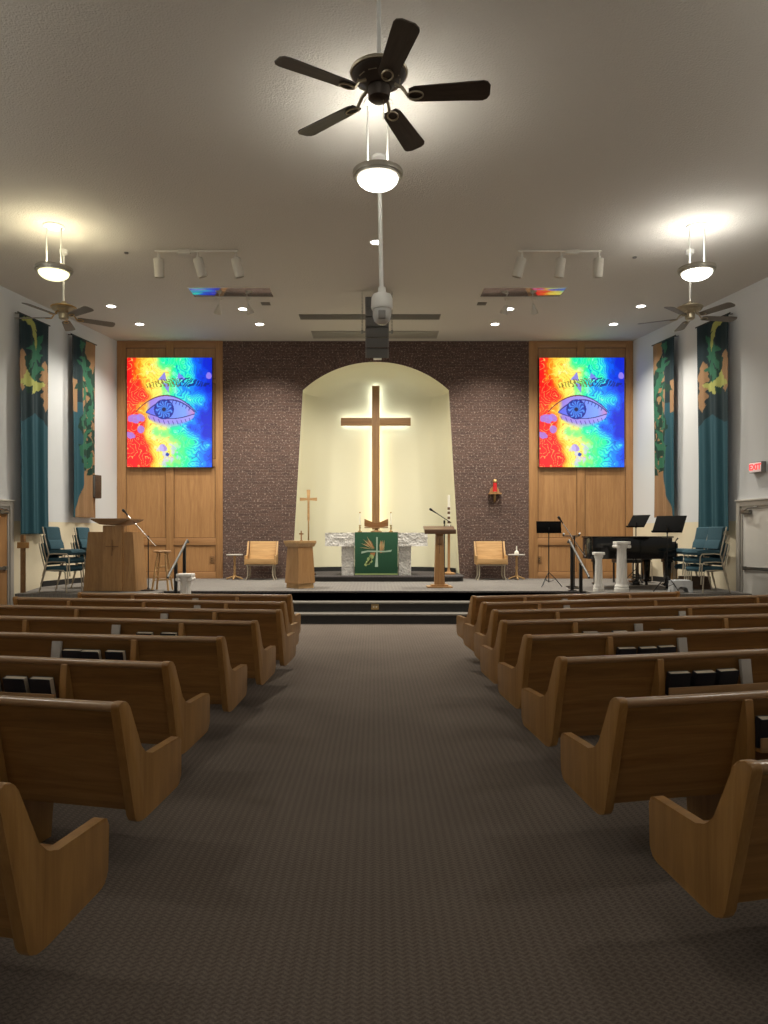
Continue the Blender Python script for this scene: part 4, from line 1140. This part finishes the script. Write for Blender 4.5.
# ceiling vents
for y0, y1, w, mt, lab in ((15.62, 15.98, 1.50, 'ventgrey', 'long dark ceiling vent strip behind the dome camera'), (16.90, 17.52, 1.46, 'ventlight', 'long beige ceiling vent strip nearest the brick wall')):
    t = thing('ceiling_vent', lab, 'vent', (-.11 if y0 < 16 else 0, (y0 + y1) / 2, ZC))
    h = (y1 - y0) / 2
    MB().box(-w, w, -h, h, -.012, 0, .002).build('frame', M[mt], t)
    b = MB()
    n = 5
    for k in range(n): yy = -h + .04 + (2 * h - .08) * k / (n - 1); b.box(-w + .03, w - .03, yy - .008, yy + .008, -.018, -.010)
    b.build('slat', M[mt], t)
for x, y, lab in ((-2.2, 14.9, 'small grey ceiling grille left of the hanging loudspeaker'), (2.15, 14.9, 'small grey ceiling grille right of the hanging loudspeaker')):
    t = thing('ceiling_grille', lab, 'grille', (x, y, ZC)); MB().box(-.09, .09, -.09, .09, -.01, 0, .002).build('plate', M['ventgrey'], t)
for x, y, lab in ((-4.1, 12.2, 'tiny dark ceiling sensor left of the left track light'), (4.35, 12.4, 'tiny dark ceiling sensor right of the right track light')):
    t = thing('ceiling_sensor', lab, 'sensor', (x, y, ZC)); MB().lathe([(0, -.02), (.03, -.018), (.035, 0), (0, 0)], 16).build('disc', M['ventgrey'], t)

# hanging line array loudspeaker
t = thing('hanging_loudspeaker', 'dark column loudspeaker hung on chains from the ceiling before the brick arch', 'loudspeaker', (.04, 14.15, 0))
for k in range(6):
    z1 = 6.10 - k * .181; a = R(2 + k * 3.0)
    Mx = Matrix.Translation((0, .02 * k * k * .35, z1)) @ Matrix.Rotation(a, 4, 'X')
    b = MB(); b.box(-.205, .205, -.13, .10, -.174, 0, .006, mat=Mx); o = b.build('module', M['grille'], t)
    for q in (-.2145, .2145): MB().box(q - .0105, q + .0105, -.11, .10, -.176, .002, .004, mat=Mx).build('side_plate', M['greycase'], o)
for s_ in (-1, 1):
    b = MB(); x = s_ * .285
    for k in range(22):
        z = ZC - .02 - k * .033
        b.tube([(x + .010 * math.cos(q * PI / 4) * (k % 2), .010 * math.cos(q * PI / 4) * ((k + 1) % 2), z + .020 * math.sin(q * PI / 4)) for q in range(9)], .004, 5, cap=False)
    b.box(x - .02, x + .02, -.02, .02, ZC - .82, ZC - .74, .004); b.tube([(x, 0, ZC - .78), (s_ * .2, 0, ZC - .78)], .012, 8)
    b.build('chain', M['steel'], t)
# dome camera on a pole
t = thing('dome_camera', 'white dome camera on a long white ceiling pole at the room centre', 'camera', (.07, 9.1, 0))
MB().tube([(-.02, 0, ZC - .02), (.01, 0, 4.62)], .026, 12).build('pole', M['white'], t)
MB().lathe([(0, ZC), (.09, ZC), (.09, ZC - .03), (.03, ZC - .05), (0, ZC - .05)], 24, center=(-.02, 0, 0)).build('ceiling_plate', M['white'], t)
MB().lathe([(0, 4.64), (.045, 4.63), (.05, 4.56), (.11, 4.54), (.13, 4.50), (.135, 4.38), (.125, 4.36), (.0, 4.36)], 36, center=(.015, 0, 0)).build('housing', M['white'], t)
b = MB(); b.lathe([(.115, 4.37), (.115, 4.28), (.095, 4.215), (.05, 4.18), (0, 4.172)], 36, center=(.015, 0, 0)); b.build('dome', plain('dome_plastic', (.55, .55, .53), .12), t)
MB().box(-.03, .06, -.122, -.09, 4.22, 4.32, .01).build('lens_window', M['greycase'], t)
# white spot box over the arch
t = thing('arch_light_box', 'small white box on the brick just above the niche arch', 'light box', (.06, YW, 5.86))
MB().box(-.10, .10, -.14, 0, -.08, .10, .008).build('body', M['white'], t)
MB().box(-.07, .07, -.145, -.138, -.06, .06, .003).build('face', M['wax'], t)

# ------------------------------------------------------------------ pews
def rounded(pts, r, n=5):
    """rounds the corners of an outline; r may be a list per corner"""
    out = []
    N = len(pts)
    for i in range(N):
        rr = r[i] if isinstance(r, (list, tuple)) else r
        p = Vector(pts[i]); a = Vector(pts[i - 1]) - p; c = Vector(pts[(i + 1) % N]) - p
        la, lc = a.length, c.length; a.normalize(); c.normalize()
        d = min(rr, la * .49, lc * .49)
        if d < .002: out.append(tuple(p)); continue
        p0 = p + a * d; p1 = p + c * d
        for k in range(n + 1):
            t_ = k / n; q = p0 * (1 - t_) ** 2 + p * 2 * t_ * (1 - t_) + p1 * t_ ** 2; out.append(tuple(q))
    return out
END = rounded([(-.045, .838), (.035, .838), (.180, .53), (.520, .540), (.545, .520), (.538, .31), (.50, .285), (.17, .235), (.10, .245)],
              [.035, .05, .07, .02, .02, .04, .08, .07, .05])
def make_pew(side, L_, label, loc, th):
    """local x runs outward from the aisle (times side), local y towards the altar"""
    t = thing('church_pew', label, 'pew', loc, side * th, 'oak pews')
    def xs(a, c): return tuple(sorted((side * a, side * c)))
    for a in (0.0, L_ - .045):
        x0, x1 = xs(a, a + .045)
        MB().prism(END, 'x', x0, x1, bev=.007).build('end_panel', M['pew_end'], t)
    x0, x1 = xs(.045, L_ - .045)
    # reclined back board
    MB().prism([(-.012, .80), (.012, .80), (.125, .40), (.125, .305), (.098, .305)], 'x', x0, x1).build('backrest', M['pew'], t)
    rl = [( .006 + .030 * math.cos(2 * PI * k / 14), .808 + .023 * math.sin(2 * PI * k / 14)) for k in range(14)]
    MB().prism(rl, 'x', x0, x1).build('top_rail', M['pew_rail'], t)
    MB().prism(rounded([(.11, .405), (.50, .43), (.515, .40), (.50, .38), (.11, .36)], .01), 'x', x0, x1).build('seat', M['pew'], t)
    MB().box(x0, x1, .47, .495, .30, .39, .003).build('seat_apron', M['pew'], t)
    sup = [.70, L_ - .75] if L_ < 3.2 else [.70, L_ / 2, L_ - .75]
    for a in sup:
        p0, p1 = xs(a - .022, a + .022)
        MB().prism(rounded([(-.03, .80), (.006, .80), (.12, .36), (.12, .30), (-.045, .30), (-.045, .66)], [.01, 0, 0, 0, .01, .02]), 'x', p0, p1, bev=.003).build('support_rib', M['pew_end'], t)
        MB().prism([(-.02, .30), (.44, .36), (.40, 0), (.04, 0)], 'x', p0, p1, bev=.004).build('pedestal', M['pew_end'], t)
    # book rack between ribs
    for a, c in zip(sup, sup[1:]):
        p0, p1 = xs(a + .022, c - .022)
        rk = MB().box(p0, p1, -.085, .07, .555, .57).build('book_rack', M['pew'], t)
        MB().box(p0, p1, -.092, -.078, .555, .625, .003).build('rack_lip', M['pew_rail'], rk)
    return t, sup
bookproto = None
def hymnal(pos, rz, label, tilt, col='book'):
    global bookproto
    if bookproto is None:
        t = thing('hymnal', label, 'book', pos, rz, 'hymnals in the pew racks')
        w, h, d_ = .148, .150, .045
        b = MB(); b.box(-w / 2, w / 2, -d_ / 2, -d_ / 2 + .004, 0, h, .001); b.box(-w / 2, w / 2, d_ / 2 - .004, d_ / 2, 0, h, .001); b.box(-w / 2, -w / 2 + .004, -d_ / 2, d_ / 2, 0, h, .001)
        b.build('cover', M['book'], t)
        MB().box(-w / 2 + .004, w / 2 - .003, -d_ / 2 + .004, d_ / 2 - .004, .003, h - .003).build('pages', M['pages'], t)
        t.rotation_euler = (tilt, 0, rz); bookproto = t; return t
    t = copy_tree(bookproto, None, pos, rz, label); t.rotation_euler = (tilt, 0, rz); return t
cardproto = None
def cardholder(pos, rz, label):
    global cardproto
    if cardproto is None:
        t = thing('card_stack', label, 'cards', pos, rz, 'pale cards in the pew racks')
        MB().box(-.038, .038, -.012, .012, 0, .205, .002).build('cards', M['card'], t)
        cardproto = t; t.rotation_euler = (R(-8), 0, rz); return t
    t = copy_tree(cardproto, None, pos, rz, label); t.rotation_euler = (R(-8), 0, rz); return t

ORD = ['nearest the camera', 'second from the camera', 'third from the camera', 'fourth from the camera', 'fifth from the camera', 'third from the steps', 'second from the steps', 'nearest the steps']
ORD2 = ['nearest camera', 'second from camera', 'third from camera', 'fourth from camera', 'fifth from camera', 'third from steps', 'second from steps', 'nearest steps']
RR = [(1.24, 2.49, 13), (1.12, 3.45, 13), (1.14, 4.60, 13.5), (1.14, 5.62, 13), (1.12, 6.57, 12), (1.19, 7.48, 13), (1.20, 8.30, 16), (1.20, 9.15, 14.5)]
LL = [(-1.125, 2.26, 13), (-1.143, 3.37, 13.2), (-1.22, 4.43, 12), (-1.13, 5.52, 9), (-1.04, 6.53, 10), (-.95, 7.49, 10), (-1.02, 8.39, 11), (-1.06, 9.37, 7)]
for side, rows, nm in ((1, RR, 'right'), (-1, LL, 'left')):
    for i, (x, y, th) in enumerate(rows):
        L_ = 4.5
        if i == 7: L_ = 2.85 if side < 0 else 2.95
        if i == 6 and side < 0: L_ = 3.45
        if i == 0: L_ = 3.9
        th = R(th)
        lab = 'long oak pew %s of the aisle, %s' % (nm, ORD[i])
        t, sup = make_pew(side, L_, lab, (x, y, 0), th)
        # contents of the rack
        def put(a, yy, z):
            v = Matrix.Rotation(side * th, 4, 'Z') @ Vector((side * a, yy, z)); return (x + v.x, y + v.y, z)
        row = '%s pew %s' % (nm, ORD2[i])
        s0 = sup[0]
        spots = {('right', 1): (.10, .28, .46), ('right', 2): (.11, .29, .47), ('right', 3): (.12, .30, .47), ('right', 4): (.13, .42, .90), ('right', 5): (1.1, 1.28),
                 ('left', 2): (.13, .31, .52), ('left', 3): (.13, .33, .485), ('left', 4): (.10, .33,), ('left', 5): (.2,)}.get((nm, i), (.15, .4))
        words = ['nearest the aisle', 'second from the aisle', 'farthest from the aisle']
        far_ok = not (i == 0)
        if far_ok:
            for k, a in enumerate(spots):
                w_ = words[k] if len(spots) > 2 else (words[0] if k == 0 else words[2])
                hymnal(put(s0 + a, -.034 + .002 * k, .572), side * th + R((-2, 1, 3)[k % 3]), 'black hymnal, %s, %s' % (row, w_), R(13 + 3 * (k % 2)))
            ca = .63 if i not in (5, 6, 7) else .35 + .2 * (i % 2)
            if nm == 'right' and i == 5: ca = 1.45
            cardholder(put(s0 + ca, -.055, .571), side * th, 'pale card stack, %s' % row)

# ------------------------------------------------------------------ camera & world
cam = bpy.data.cameras.new('camera'); co = bpy.data.objects.new('camera', cam); COL.objects.link(co)
co.location = (0, 0, 1.6); co.rotation_euler = (R(90), 0, 0)
cam.sensor_fit = 'VERTICAL'; cam.sensor_height = 36.0; cam.lens = 36.0 * 740 / 1024
cam.shift_x = (384 - 375) / 1024; cam.shift_y = (534 - 512) / 1024
cam.clip_start = .05; cam.clip_end = 100
S.camera = co
wd = bpy.data.worlds.new('world'); S.world = wd; wd.use_nodes = True
wd.node_tree.nodes['Background'].inputs['Color'].default_value = (.5, .5, .5, 1)
wd.node_tree.nodes['Background'].inputs['Strength'].default_value = .05
S.view_settings.view_transform = 'Standard'; S.view_settings.look = 'None'
S.view_settings.gamma = 1; S.view_settings.use_curve_mapping = False
S.view_settings.exposure = 0.0
